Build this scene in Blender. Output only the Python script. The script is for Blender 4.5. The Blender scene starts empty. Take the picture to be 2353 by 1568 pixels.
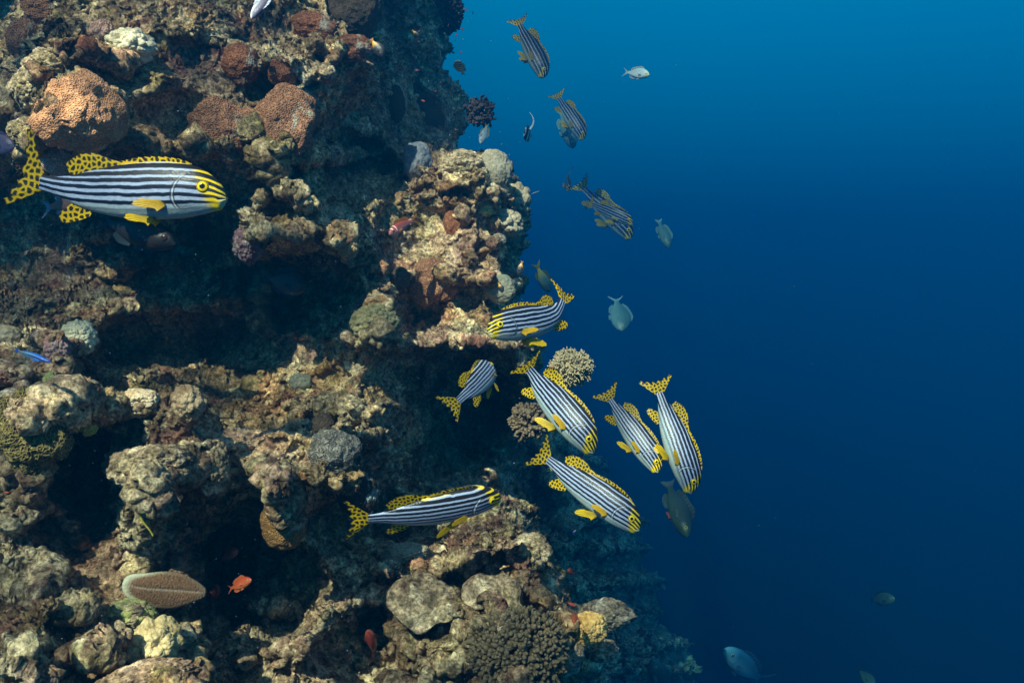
import bpy, math, random
import numpy as np
from concurrent.futures import ThreadPoolExecutor
from mathutils import Vector, Matrix

# ------------------------------------------------------------------ camera, light, exposure
scene = bpy.context.scene
PITCH = math.radians(-6.0)
LENS = 30.0
cam_data = bpy.data.cameras.new('camera')
cam_data.lens = LENS; cam_data.sensor_width = 36.0
cam_data.clip_start = 0.05; cam_data.clip_end = 1000.0
cam = bpy.data.objects.new('camera', cam_data)
scene.collection.objects.link(cam)
cam.location = (0, 0, 0)
cam.rotation_euler = (math.radians(90) + PITCH, 0, 0)
scene.camera = cam

SUN_DIR = Vector((0.30, 0.74, -0.80)).normalized()      # the way the light travels
SUN_EL = math.asin(-SUN_DIR.z)
SUN_AZ = math.atan2(-SUN_DIR.x, -SUN_DIR.y)             # from +Y towards +X
SEA_TOP = (1.2, 2.45)
world = bpy.data.worlds.new('World'); scene.world = world
world.use_nodes = True
wn = world.node_tree.nodes; wl = world.node_tree.links
wn.clear()
w_out = wn.new('ShaderNodeOutputWorld'); w_bg = wn.new('ShaderNodeBackground')
w_sky = wn.new('ShaderNodeTexSky'); w_sky.sky_type = 'NISHITA'; w_sky.sun_disc = False
w_sky.sun_elevation = SUN_EL; w_sky.sun_rotation = SUN_AZ
w_mul = wn.new('ShaderNodeMix'); w_mul.data_type = 'RGBA'; w_mul.blend_type = 'MULTIPLY'
w_mul.inputs[0].default_value = 1.0
wl.new(w_sky.outputs[0], w_mul.inputs[6]); w_mul.inputs[7].default_value = (0.72, 0.85, 0.90, 1)   # daylight filtered by the sea
# from under water the sky shows only through a window overhead; lower down there is the blue of the open sea
w_tc = wn.new('ShaderNodeTexCoord'); w_sep = wn.new('ShaderNodeSeparateXYZ'); wl.new(w_tc.outputs['Generated'], w_sep.inputs[0])
w_sea = wn.new('ShaderNodeValToRGB'); w_map = wn.new('ShaderNodeMapRange')
w_map.inputs[1].default_value = -.5; w_map.inputs[2].default_value = .5; wl.new(w_sep.outputs['Z'], w_map.inputs[0]); wl.new(w_map.outputs[0], w_sea.inputs[0])
_e = w_sea.color_ramp.elements; _e[0].position = .1; _e[0].color = (0, .05, .20, 1); _e[1].position = .78; _e[1].color = (0, SEA_TOP[0], SEA_TOP[1], 1)
w_win = wn.new('ShaderNodeMapRange'); w_win.interpolation_type = 'SMOOTHSTEP'
w_win.inputs[1].default_value = .42; w_win.inputs[2].default_value = .72; wl.new(w_sep.outputs['Z'], w_win.inputs[0])
w_mix = wn.new('ShaderNodeMix'); w_mix.data_type = 'RGBA'
wl.new(w_win.outputs[0], w_mix.inputs[0]); wl.new(w_sea.outputs[0], w_mix.inputs[6]); wl.new(w_mul.outputs[2], w_mix.inputs[7])
wl.new(w_mix.outputs[2], w_bg.inputs[0]); w_bg.inputs[1].default_value = 0.14
wl.new(w_bg.outputs[0], w_out.inputs[0])

sun_data = bpy.data.lights.new('sun', 'SUN')
sun_data.energy = 5.0; sun_data.angle = math.radians(0.5); sun_data.color = (1.0, 0.86, 0.68)
sun = bpy.data.objects.new('sun', sun_data); scene.collection.objects.link(sun)
sun.rotation_euler = SUN_DIR.to_track_quat('-Z', 'Y').to_euler()

scene.view_settings.view_transform = 'Standard'; scene.view_settings.look = 'None'
scene.view_settings.exposure = 1.52; scene.view_settings.gamma = 1.0
cy = scene.cycles
cy.use_denoising = True
cy.max_bounces = 5; cy.diffuse_bounces = 2; cy.glossy_bounces = 1; cy.transmission_bounces = 2
cy.transparent_max_bounces = 8; cy.volume_bounces = 1
cy.caustics_reflective = False; cy.caustics_refractive = False
cy.sample_clamp_indirect = 4.0

HAZE_DENSITY = 0.088
HAZE_COLOR = (0.0, 0.146, 0.325, 1)
HAZE_ABSORB = (0.0, 0.19, 0.31, 1)
HAZE_G = 0.5

# ------------------------------------------------------------------ places
RIGHT = np.array((1.0, 0, 0)); FWD = np.array((0, math.cos(PITCH), math.sin(PITCH)))
UP = np.array((0, -math.sin(PITCH), math.cos(PITCH)))
KX = 0.5 * 36.0 / LENS                                   # half width of the view at one metre
PX = KX / 1176.0                                         # metres per photo unit at one metre

def P(vx, vy, d):
    """a point d metres out, seen at (vx, vy) of a 2352 x 1568 view"""
    vx = np.asarray(vx, float); vy = np.asarray(vy, float); d = np.asarray(d, float)
    a = (vx - 1176) * PX * d; b = -(vy - 784) * PX * d
    return a[..., None] * RIGHT + b[..., None] * UP + d[..., None] * FWD
def proj(p):
    d = p @ FWD
    return (p @ RIGHT) / d / PX + 1176, 784 - (p @ UP) / d / PX, d

# ------------------------------------------------------------------ noise
def _h(ix, iy, iz, seed):
    n = (ix.astype(np.uint32) * np.uint32(73856093)) ^ (iy.astype(np.uint32) * np.uint32(19349663)) ^ (iz.astype(np.uint32) * np.uint32(83492791)) ^ np.uint32((seed * 2654435761) & 0xffffffff)
    n ^= n >> np.uint32(15); n *= np.uint32(2246822519); n ^= n >> np.uint32(13); n *= np.uint32(3266489917); n ^= n >> np.uint32(16)
    return n
def _f(n): return (n & np.uint32(0xffff)).astype(np.float32) * np.float32(1 / 65535.0)

def _vnoise(p, seed):
    i = np.floor(p).astype(np.int64); f = (p - i).astype(np.float32)
    i = (i + 10000).astype(np.uint32)
    u = f * f * f * (f * (f * 6 - 15) + 10)
    r = 0
    for dx in (0, 1):
        wx = u[:, 0] if dx else 1 - u[:, 0]
        for dy in (0, 1):
            wy = u[:, 1] if dy else 1 - u[:, 1]
            for dz in (0, 1):
                wz = u[:, 2] if dz else 1 - u[:, 2]
                r = r + wx * wy * wz * _f(_h(i[:, 0] + np.uint32(dx), i[:, 1] + np.uint32(dy), i[:, 2] + np.uint32(dz), seed))
    return r * 2 - 1
def _worley(p, seed):
    i = np.floor(p).astype(np.int64); f = (p - i).astype(np.float32)
    i = (i + 10000).astype(np.uint32)
    F1 = np.full(len(p), 9.0, np.float32); F2 = F1.copy()
    for dx in (-1, 0, 1):
        for dy in (-1, 0, 1):
            for dz in (-1, 0, 1):
                n = _h(i[:, 0] + np.uint32(dx & 0xffffffff), i[:, 1] + np.uint32(dy & 0xffffffff), i[:, 2] + np.uint32(dz & 0xffffffff), seed)
                a = (n & np.uint32(1023)).astype(np.float32) / 1023; b = ((n >> np.uint32(10)) & np.uint32(1023)).astype(np.float32) / 1023
                c = ((n >> np.uint32(20)) & np.uint32(1023)).astype(np.float32) / 1023
                d = (dx + a - f[:, 0]) ** 2 + (dy + b - f[:, 1]) ** 2 + (dz + c - f[:, 2]) ** 2
                m = d < F1
                F2 = np.where(m, F1, np.minimum(F2, d)); F1 = np.where(m, d, F1)
    return np.stack([np.sqrt(F1), np.sqrt(F2)], 1)
def _cellid(p, seed):
    i = np.floor(p).astype(np.int64); f = (p - i).astype(np.float32)
    i = (i + 10000).astype(np.uint32)
    F1 = np.full(len(p), 9.0, np.float32); ID = np.zeros(len(p), np.uint32)
    for dx in (-1, 0, 1):
        for dy in (-1, 0, 1):
            for dz in (-1, 0, 1):
                n = _h(i[:, 0] + np.uint32(dx & 0xffffffff), i[:, 1] + np.uint32(dy & 0xffffffff), i[:, 2] + np.uint32(dz & 0xffffffff), seed)
                a = (n & np.uint32(1023)).astype(np.float32) / 1023; b = ((n >> np.uint32(10)) & np.uint32(1023)).astype(np.float32) / 1023
                c = ((n >> np.uint32(20)) & np.uint32(1023)).astype(np.float32) / 1023
                d = (dx + a - f[:, 0]) ** 2 + (dy + b - f[:, 1]) ** 2 + (dz + c - f[:, 2]) ** 2
                m = d < F1; ID = np.where(m, n, ID); F1 = np.where(m, d, F1)
    return (ID >> np.uint32(3)).astype(np.float64) % 9973 / 9973
pool = ThreadPoolExecutor(4)
def chunked(fn, p, seed):
    p = np.ascontiguousarray(p.reshape(-1, 3))
    if len(p) < 20000: return fn(p, seed)
    parts = np.array_split(p, max(4, len(p) // 60000))
    return np.concatenate(list(pool.map(lambda q: fn(q, seed), parts)))
def noise(p, seed=0): return chunked(_vnoise, p, seed)
def worley(p, seed=0): return chunked(_worley, p, seed)
def cellid(p, seed=0): return chunked(_cellid, p, seed)
GROWTH = np.array([(1, 1.0, .88), (.98, .84, .76), (.92, .86, .80), (1.3, 1.2, .98), (.62, .55, .46), (.98, .74, .66), (.78, .78, .62), (1.2, 1.18, 1.05), (.66, .50, .54), (1.1, .80, .52), (.50, .48, .40), (1.3, 1.12, .78)])
def growth(G, seed, sc=1.0):
    """which growth covers each patch of rock: its colour, and how coarse it is"""
    q = G.reshape(-1, 3) / sc
    wob = .16 * np.stack([fbm(q * 9, seed + j, 2) for j in range(3)], 1) + .05 * np.stack([noise(q * 45, seed + 5 + j) for j in range(3)], 1)
    a = cellid((q + wob) * 4.6, seed + 1); b = cellid((q + wob * .6) * 12, seed + 2)
    col = .68 * GROWTH[(a * 12).astype(int) % 12] + .32 * GROWTH[(b * 12).astype(int) % 12]
    return col, (a * 7.3) % 1
def fbm(p, seed=0, octs=3):
    r = 0; a = 1.0; s = 0
    for k in range(octs):
        r = r + a * noise(p * 2 ** k, seed + k); s += a; a *= .5
    return r / s
def sm(x, a, b):
    t = np.clip((x - a) / (b - a), 0, 1); return t * t * (3 - 2 * t)

# ------------------------------------------------------------------ meshes and objects
C = scene.collection
def mesh_from(name, V, F, mats=(), colors=None, smooth=True, mat_idx=None):
    V = np.asarray(V, np.float32).reshape(-1, 3); F = np.asarray(F, np.int32)
    me = bpy.data.meshes.new(name)
    me.vertices.add(len(V)); me.vertices.foreach_set('co', V.ravel())
    k = F.shape[1]
    me.loops.add(F.size); me.loops.foreach_set('vertex_index', F.ravel())
    me.polygons.add(len(F)); me.polygons.foreach_set('loop_start', np.arange(0, F.size, k, dtype=np.int32))
    me.polygons.foreach_set('loop_total', np.full(len(F), k, np.int32))
    me.update(calc_edges=True)
    if smooth: me.polygons.foreach_set('use_smooth', np.ones(len(F), bool))
    if colors is not None:
        at = me.color_attributes.new('pattern', 'FLOAT_COLOR', 'POINT')
        c = np.ones((len(V), 4), np.float32); c[:, :3] = colors
        at.data.foreach_set('color', c.ravel())
    for m in mats: me.materials.append(m)
    return me
def link(name, me, parent=None, label=None, cat=None, group=None, kind=None):
    o = bpy.data.objects.new(name, me); C.objects.link(o)
    if parent is not None: o.parent = parent
    if label: o['label'] = label
    if cat: o['category'] = cat
    if group: o['group'] = group
    if kind: o['kind'] = kind
    return o
def grid_faces(nu, nv, wrap=False, off=0):
    a = np.arange(nu)[:, None] * nv + np.arange(nv)[None, :]
    if wrap:
        q = np.stack([a[:-1], np.roll(a, -1, 1)[:-1], np.roll(a, -1, 1)[1:], a[1:]], -1)
    else:
        q = np.stack([a[:-1, :-1], a[:-1, 1:], a[1:, 1:], a[1:, :-1]], -1)
    return q.reshape(-1, 4) + off
def grid_normals(G):
    du = np.gradient(G, axis=0); dv = np.gradient(G, axis=1)
    n = np.cross(du, dv); n /= np.linalg.norm(n, axis=-1, keepdims=True) + 1e-12
    return n
def blur(a, n):
    k = np.hanning(2 * n + 3)[1:-1]; k /= k.sum()
    for ax in (0, 1):
        pad = [(0, 0), (0, 0)]; pad[ax] = (n, n)
        b = np.pad(a, pad, mode='edge')
        a = np.apply_along_axis(lambda m: np.convolve(m, k, 'valid'), ax, b)
    return a

# ------------------------------------------------------------------ materials
def new_mat(name):
    m = bpy.data.materials.new(name); m.use_nodes = True
    nt = m.node_tree; b = nt.nodes['Principled BSDF']
    return m, nt, b
def nd(nt, t, **kw):
    n = nt.nodes.new(t)
    for k, v in kw.items(): setattr(n, k, v)
    return n
def coords(nt, obj=True):
    tc = nd(nt, 'ShaderNodeTexCoord'); return tc.outputs['Object']
def tex_noise(nt, co, scale, detail=4, rough=.6, dist=0.0, off=None):
    n = nd(nt, 'ShaderNodeTexNoise'); n.inputs['Scale'].default_value = scale
    n.inputs['Detail'].default_value = detail; n.inputs['Roughness'].default_value = rough; n.inputs['Distortion'].default_value = dist
    if off is not None:
        mp = nd(nt, 'ShaderNodeMapping'); mp.inputs['Location'].default_value = off
        nt.links.new(co, mp.inputs[0]); co = mp.outputs[0]
    nt.links.new(co, n.inputs['Vector']); return n.outputs['Fac']
def ramp(nt, fac, stops, interp='LINEAR'):
    r = nd(nt, 'ShaderNodeValToRGB'); e = r.color_ramp.elements; r.color_ramp.interpolation = interp
    while len(e) < len(stops): e.new(0.5)
    for i, (p, c) in enumerate(stops):
        e[i].position = p; e[i].color = (c if len(c) == 4 else (*c, 1)) if hasattr(c, '__len__') else (c, c, c, 1)
    nt.links.new(fac, r.inputs[0]); return r.outputs[0]
def mix(nt, fac, a, b, mode='MIX'):
    m = nd(nt, 'ShaderNodeMix'); m.data_type = 'RGBA'; m.blend_type = mode
    for s, v in ((m.inputs[0], fac), (m.inputs[6], a), (m.inputs[7], b)):
        if isinstance(v, (int, float)): s.default_value = v
        elif isinstance(v, tuple): s.default_value = (*v, 1) if len(v) == 3 else v
        else: nt.links.new(v, s)
    return m.outputs[2]
def add_bump(nt, h, dist, strength=1.0, prev=None):
    b = nd(nt, 'ShaderNodeBump'); b.inputs['Distance'].default_value = dist; b.inputs['Strength'].default_value = strength
    nt.links.new(h, b.inputs['Height'])
    if prev is not None: nt.links.new(prev, b.inputs['Normal'])
    return b.outputs[0]

def reef_material(name, tint=(1, 1, 1), dark=1.0, grown=False):
    m, nt, b = new_mat(name); L = nt.links
    co = coords(nt)
    big = tex_noise(nt, co, 2.3, 5, .62, .3)
    c = ramp(nt, big, [(0.28, (.085, .062, .045)), (0.40, (.28, .205, .145)), (0.52, (.53, .42, .30)), (0.68, (.84, .72, .55))])
    n2 = tex_noise(nt, co, 5.5, 5, .65, .4, (3, 1, 7))
    c = mix(nt, ramp(nt, n2, [(.52, 0), (.66, .75)]), c, (.30, .125, .12))          # coralline crust
    n3 = tex_noise(nt, co, 4.0, 5, .65, .4, (-5, 2, 1))
    c = mix(nt, ramp(nt, n3, [(.55, 0), (.68, .7)]), c, (.22, .19, .06))             # turf algae
    n4 = tex_noise(nt, co, 9.0, 4, .6, .2, (9, 9, 2))
    c = mix(nt, ramp(nt, n4, [(.56, 0), (.66, .8)]), c, (.90, .78, .58))              # bare pale rock
    n5 = tex_noise(nt, co, 7.0, 4, .6, .2, (1, 19, 2))
    c = mix(nt, ramp(nt, n5, [(.60, 0), (.70, .75)]), c, (.028, .030, .026))          # dark growth
    sp = tex_noise(nt, co, 75, 4, .75)
    c = mix(nt, 1.0, c, ramp(nt, sp, [(.36, .3), (.5, 1.0), (.62, 1.7)]), 'MULTIPLY')
    sp2 = tex_noise(nt, co, 26, 3, .7, 0, (4, 4, 4))
    c = mix(nt, 1.0, c, ramp(nt, sp2, [(.35, .4), (.6, 1.35)]), 'MULTIPLY')
    if grown:
        at = nd(nt, 'ShaderNodeAttribute', attribute_name='pattern'); c = mix(nt, 1.0, c, at.outputs['Color'], 'MULTIPLY')
    c = mix(nt, 1.0, c, (tint[0] * dark, tint[1] * dark, tint[2] * dark), 'MULTIPLY')
    L.new(c, b.inputs['Base Color']); b.inputs['Roughness'].default_value = .9
    b.inputs['Specular IOR Level'].default_value = .15
    v = nd(nt, 'ShaderNodeTexVoronoi'); v.inputs['Scale'].default_value = 34; L.new(co, v.inputs['Vector'])
    n1 = add_bump(nt, v.outputs['Distance'], .016, 1.0)
    n2b = add_bump(nt, tex_noise(nt, co, 52, 6, .8), .026, 1.0, n1)
    L.new(n2b, b.inputs['Normal'])
    return m

def polyp_material(name, ridge, pit, scale=70, patch=None, warp=.0, bump=.004, meander=False, big=None):
    scale = scale * 1.75
    """stony coral: little cups parted by ridges"""
    m, nt, b = new_mat(name); L = nt.links
    co = coords(nt)
    if meander:
        n = tex_noise(nt, co, scale * .28, 2, .5, 1.2)
        mm = nd(nt, 'ShaderNodeMath', operation='MULTIPLY'); L.new(n, mm.inputs[0]); mm.inputs[1].default_value = 34.0
        s = nd(nt, 'ShaderNodeMath', operation='SINE'); L.new(mm.outputs[0], s.inputs[0])
        f = nd(nt, 'ShaderNodeMapRange'); L.new(s.outputs[0], f.inputs[0]); f.inputs[1].default_value = -1
        fac = f.outputs[0]
    else:
        v = nd(nt, 'ShaderNodeTexVoronoi', feature='DISTANCE_TO_EDGE'); v.inputs['Scale'].default_value = scale
        L.new(co, v.inputs['Vector'])
        f = nd(nt, 'ShaderNodeMapRange'); L.new(v.outputs['Distance'], f.inputs[0])
        f.inputs[1].default_value = .03; f.inputs[2].default_value = .28; f.inputs[3].default_value = 1; f.inputs[4].default_value = 0
        fac = f.outputs[0]
    c = mix(nt, fac, pit, ridge)
    bn = tex_noise(nt, co, 6, 4, .6)
    c = mix(nt, 1.0, c, ramp(nt, bn, [(.3, .6), (.7, 1.35)]), 'MULTIPLY')
    if patch:
        pn = tex_noise(nt, co, 8, 5, .7, .4, (2, 7, 5))
        c = mix(nt, ramp(nt, pn, [(.58, 0), (.64, 1)]), c, patch)
    fine = tex_noise(nt, co, 130, 2, .7)
    c = mix(nt, 1.0, c, ramp(nt, fine, [(.3, .75), (.7, 1.25)]), 'MULTIPLY')
    L.new(c, b.inputs['Base Color']); b.inputs['Roughness'].default_value = .75; b.inputs['Specular IOR Level'].default_value = .25
    L.new(add_bump(nt, fac, bump, 1.0), b.inputs['Normal'])
    return m

def plain_coral_material(name, c1, c2, scale=9, bump=.004, tipcol=None):
    m, nt, b = new_mat(name); L = nt.links
    co = coords(nt)
    c = ramp(nt, tex_noise(nt, co, scale, 5, .65), [(.35, c1), (.65, c2)])
    c = mix(nt, 1.0, c, ramp(nt, tex_noise(nt, co, 90, 3, .7), [(.3, .6), (.7, 1.35)]), 'MULTIPLY')
    if tipcol:
        at = nd(nt, 'ShaderNodeAttribute', attribute_name='pattern')
        c = mix(nt, at.outputs['Fac'], c, tipcol)
    L.new(c, b.inputs['Base Color']); b.inputs['Roughness'].default_value = .8; b.inputs['Specular IOR Level'].default_value = .2
    L.new(add_bump(nt, tex_noise(nt, co, 110, 4, .7), bump, .8), b.inputs['Normal'])
    return m

def fish_material(name, rough=.42, translucent=0.0, scales=0.0):
    m, nt, b = new_mat(name); L = nt.links
    at = nd(nt, 'ShaderNodeAttribute', attribute_name='pattern')
    co = coords(nt)
    c = mix(nt, 1.0, at.outputs['Color'], ramp(nt, tex_noise(nt, co, 120, 3, .7), [(.3, .85), (.7, 1.12)]), 'MULTIPLY')
    L.new(c, b.inputs['Base Color']); b.inputs['Roughness'].default_value = rough
    b.inputs['Specular IOR Level'].default_value = .35
    if scales:
        v = nd(nt, 'ShaderNodeTexVoronoi'); v.inputs['Scale'].default_value = scales; L.new(co, v.inputs['Vector'])
        L.new(add_bump(nt, v.outputs['Distance'], .0010, .5), b.inputs['Normal'])
    if translucent:
        tr = nd(nt, 'ShaderNodeBsdfTranslucent'); L.new(c, tr.inputs[0])
        mx = nd(nt, 'ShaderNodeMixShader'); mx.inputs[0].default_value = translucent
        L.new(b.outputs[0], mx.inputs[1]); L.new(tr.outputs[0], mx.inputs[2])
        L.new(mx.outputs[0], nt.nodes['Material Output'].inputs['Surface'])
    return m
M_SKIN = fish_material('fish_skin', .38, 0, 260)
M_FIN = fish_material('fish_fin', .45, .5)
M_EYE = fish_material('fish_eye', .12)

# ------------------------------------------------------------------ the open sea: haze, light gobo, bed
def box_mesh(name, lo, hi):
    x0, y0, z0 = lo; x1, y1, z1 = hi
    V = [(x0,y0,z0),(x1,y0,z0),(x1,y1,z0),(x0,y1,z0),(x0,y0,z1),(x1,y0,z1),(x1,y1,z1),(x0,y1,z1)]
    F = [(0,3,2,1),(4,5,6,7),(0,1,5,4),(1,2,6,5),(2,3,7,6),(3,0,4,7)]
    return mesh_from(name, V, F, smooth=False)
hz = bpy.data.materials.new('sea_haze'); hz.use_nodes = True
hz.node_tree.nodes.clear()
ho = hz.node_tree.nodes.new('ShaderNodeOutputMaterial'); hv = hz.node_tree.nodes.new('ShaderNodeVolumePrincipled')
hv.inputs['Color'].default_value = HAZE_COLOR; hv.inputs['Density'].default_value = HAZE_DENSITY
hv.inputs['Anisotropy'].default_value = HAZE_G; hv.inputs['Absorption Color'].default_value = HAZE_ABSORB
hz.node_tree.links.new(hv.outputs[0], ho.inputs['Volume'])
me = box_mesh('haze', (-150, -14, -18), (150, 220, 3.6)); me.materials.append(hz)
link('haze', me, kind='stuff')

# unseen water sheet overhead, shaped as a gobo to aim sun patches below
def gobo_material():
    m = bpy.data.materials.new('sea_light_gobo'); m.use_nodes = True
    nt = m.node_tree; nt.nodes.clear(); L = nt.links
    out = nd(nt, 'ShaderNodeOutputMaterial'); tr = nd(nt, 'ShaderNodeBsdfTransparent')
    co = coords(nt); at = nd(nt, 'ShaderNodeAttribute', attribute_name='pattern')
    w = nd(nt, 'ShaderNodeTexVoronoi', feature='SMOOTH_F1'); w.inputs['Scale'].default_value = 4.5
    w.inputs['Smoothness'].default_value = .6
    wp = nd(nt, 'ShaderNodeTexNoise'); wp.inputs['Scale'].default_value = 2.2; L.new(co, wp.inputs['Vector'])
    L.new(mix(nt, .25, co, wp.outputs['Color']), w.inputs['Vector'])
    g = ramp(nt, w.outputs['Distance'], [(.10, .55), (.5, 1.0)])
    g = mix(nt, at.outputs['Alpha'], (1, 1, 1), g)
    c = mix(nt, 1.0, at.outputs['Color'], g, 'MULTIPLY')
    L.new(c, tr.inputs[0]); L.new(tr.outputs[0], out.inputs['Surface'])
    return m
GOBO_Z = 4.0
SUNSPOTS = [(110, 160, 110, 1), (150, 260, 110, 1), (40, 260, 60, 1), (60, 330, 60, .9), (275, 95, 60, 1), (140, 370, 60, .9), (430, 30, 70, .45), (700, 110, 60, .6), (640, 250, 60, .8), (520, 310, 60, .35),  # spots on reef and fish where the gobo lets the sun through
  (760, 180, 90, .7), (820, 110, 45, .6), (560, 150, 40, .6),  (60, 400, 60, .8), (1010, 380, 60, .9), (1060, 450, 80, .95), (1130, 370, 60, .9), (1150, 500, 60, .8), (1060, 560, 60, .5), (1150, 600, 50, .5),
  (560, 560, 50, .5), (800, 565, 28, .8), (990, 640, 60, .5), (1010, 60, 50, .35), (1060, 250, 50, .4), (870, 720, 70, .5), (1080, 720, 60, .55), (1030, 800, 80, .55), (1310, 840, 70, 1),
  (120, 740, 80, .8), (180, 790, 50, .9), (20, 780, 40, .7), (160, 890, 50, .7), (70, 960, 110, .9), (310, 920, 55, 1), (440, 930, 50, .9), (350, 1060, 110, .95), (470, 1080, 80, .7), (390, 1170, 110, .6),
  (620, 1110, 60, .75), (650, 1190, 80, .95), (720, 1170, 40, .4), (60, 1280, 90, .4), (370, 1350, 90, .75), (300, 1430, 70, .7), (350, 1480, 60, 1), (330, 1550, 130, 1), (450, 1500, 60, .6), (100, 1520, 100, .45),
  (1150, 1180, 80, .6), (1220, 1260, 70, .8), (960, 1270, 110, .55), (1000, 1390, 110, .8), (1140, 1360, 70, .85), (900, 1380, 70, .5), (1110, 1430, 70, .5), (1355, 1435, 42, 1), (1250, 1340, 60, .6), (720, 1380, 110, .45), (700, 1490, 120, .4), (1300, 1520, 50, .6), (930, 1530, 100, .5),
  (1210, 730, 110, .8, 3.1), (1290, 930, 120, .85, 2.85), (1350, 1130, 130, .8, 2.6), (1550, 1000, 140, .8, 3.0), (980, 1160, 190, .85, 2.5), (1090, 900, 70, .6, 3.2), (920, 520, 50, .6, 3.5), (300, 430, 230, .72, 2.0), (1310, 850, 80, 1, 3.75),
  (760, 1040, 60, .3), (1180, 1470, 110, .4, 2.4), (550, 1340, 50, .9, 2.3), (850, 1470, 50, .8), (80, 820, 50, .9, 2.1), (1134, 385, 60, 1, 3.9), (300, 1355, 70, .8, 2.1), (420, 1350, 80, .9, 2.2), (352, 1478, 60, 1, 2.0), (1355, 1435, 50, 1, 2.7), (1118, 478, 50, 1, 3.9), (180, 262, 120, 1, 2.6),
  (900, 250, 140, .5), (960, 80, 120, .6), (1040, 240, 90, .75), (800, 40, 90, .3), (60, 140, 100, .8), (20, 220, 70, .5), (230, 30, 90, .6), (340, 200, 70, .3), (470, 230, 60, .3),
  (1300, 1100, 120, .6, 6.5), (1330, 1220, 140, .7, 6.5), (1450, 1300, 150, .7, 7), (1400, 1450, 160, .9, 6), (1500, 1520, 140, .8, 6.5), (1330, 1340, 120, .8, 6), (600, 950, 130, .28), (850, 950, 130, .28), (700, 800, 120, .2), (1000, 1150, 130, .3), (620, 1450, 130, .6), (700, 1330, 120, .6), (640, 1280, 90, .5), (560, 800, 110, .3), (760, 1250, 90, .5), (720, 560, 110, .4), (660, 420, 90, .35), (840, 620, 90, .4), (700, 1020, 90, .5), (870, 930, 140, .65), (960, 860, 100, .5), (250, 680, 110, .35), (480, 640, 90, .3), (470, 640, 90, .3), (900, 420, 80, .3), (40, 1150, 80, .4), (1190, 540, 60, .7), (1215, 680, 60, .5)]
# shade spots the gobo drops on the cave and the distant fish
SHADE_SPOTS = [(110, 570, 150, 4.4), (330, 600, 100, 4.0), (480, 640, 60, 4.0), (1225, 110, 90, 10.6), (1315, 275, 85, 13.1), (1318, 300, 70, 13.9), (1400, 485, 130, 12.4), (1400, 490, 130, 13.8), (1308, 420, 60, 13.3), (1425, 720, 80, 11.2), (1527, 540, 60, 13.6), (1560, 1170, 90, 6.4)]
def water_light_gobo():
    gx = np.concatenate([[-170, -40, -14], np.linspace(-9, 7, 330), [14, 40, 170]]); gy = np.concatenate([[-40, -16], np.linspace(-8, 14, 440), [18, 40, 240]])
    X, Y = np.meshgrid(gx, gy, indexing='ij')
    A = np.zeros_like(X); sd = np.array(SUN_DIR)
    n1 = noise(np.stack([X * 2.3, Y * 2.3, 0 * X], -1), 71).reshape(X.shape); n2 = noise(np.stack([X * 6, Y * 6, 0 * X], -1), 72).reshape(X.shape)
    for (a, b, r, k, *dd) in SUNSPOTS:
        d = dd[0] if dd else surf(a, b, 30)
        p = P(a, b, d); q = p + sd * (GOBO_Z - p[2]) / sd[2]
        rw = r * PX * d * 1.15
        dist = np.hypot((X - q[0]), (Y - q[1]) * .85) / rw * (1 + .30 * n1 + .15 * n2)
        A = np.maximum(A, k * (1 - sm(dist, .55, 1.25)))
    wild = np.clip(.5 + .9 * n1 + .3 * n2, 0, 1)
    near = (1 - sm(X, -.5, 1.6)) * (1 - sm(Y, 5.5, 7.5)) * sm(X, -9, -8) * sm(Y, -7.5, -6)
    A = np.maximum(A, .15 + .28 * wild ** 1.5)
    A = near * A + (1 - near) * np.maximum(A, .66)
    for (a, b, r, d, k) in [(*e, .8 if e[3] < 4.2 else .42) for e in SHADE_SPOTS]:
        p = P(a, b, d); q = p + sd * (GOBO_Z - p[2]) / sd[2]
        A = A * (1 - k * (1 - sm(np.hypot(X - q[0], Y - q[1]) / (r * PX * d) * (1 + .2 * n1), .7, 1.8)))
    me = mesh_from('water_light_gobo', np.stack([X, Y, 0 * X + GOBO_Z], -1).reshape(-1, 3), grid_faces(*X.shape), [gobo_material()], smooth=False)
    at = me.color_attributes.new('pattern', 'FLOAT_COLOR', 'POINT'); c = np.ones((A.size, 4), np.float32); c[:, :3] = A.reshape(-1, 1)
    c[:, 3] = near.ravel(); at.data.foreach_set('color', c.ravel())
    link('water_light_gobo', me, kind='structure')

nx, ny = 120, 120
gx, gy = np.meshgrid(np.linspace(-145, 145, nx), np.linspace(-12, 215, ny), indexing='ij')
gp = np.stack([gx, gy, np.zeros_like(gx)], -1)
gz = -14 + 1.2 * fbm(gp.reshape(-1, 3) * .12, 3, 4).reshape(nx, ny)
gp[..., 2] = gz
m_sand = plain_coral_material('sea_sand', (.012, .016, .018), (.024, .028, .028), .8, .02)
link('seabed', mesh_from('seabed', gp.reshape(-1, 3), grid_faces(nx, ny), [m_sand]), kind='structure')

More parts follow.
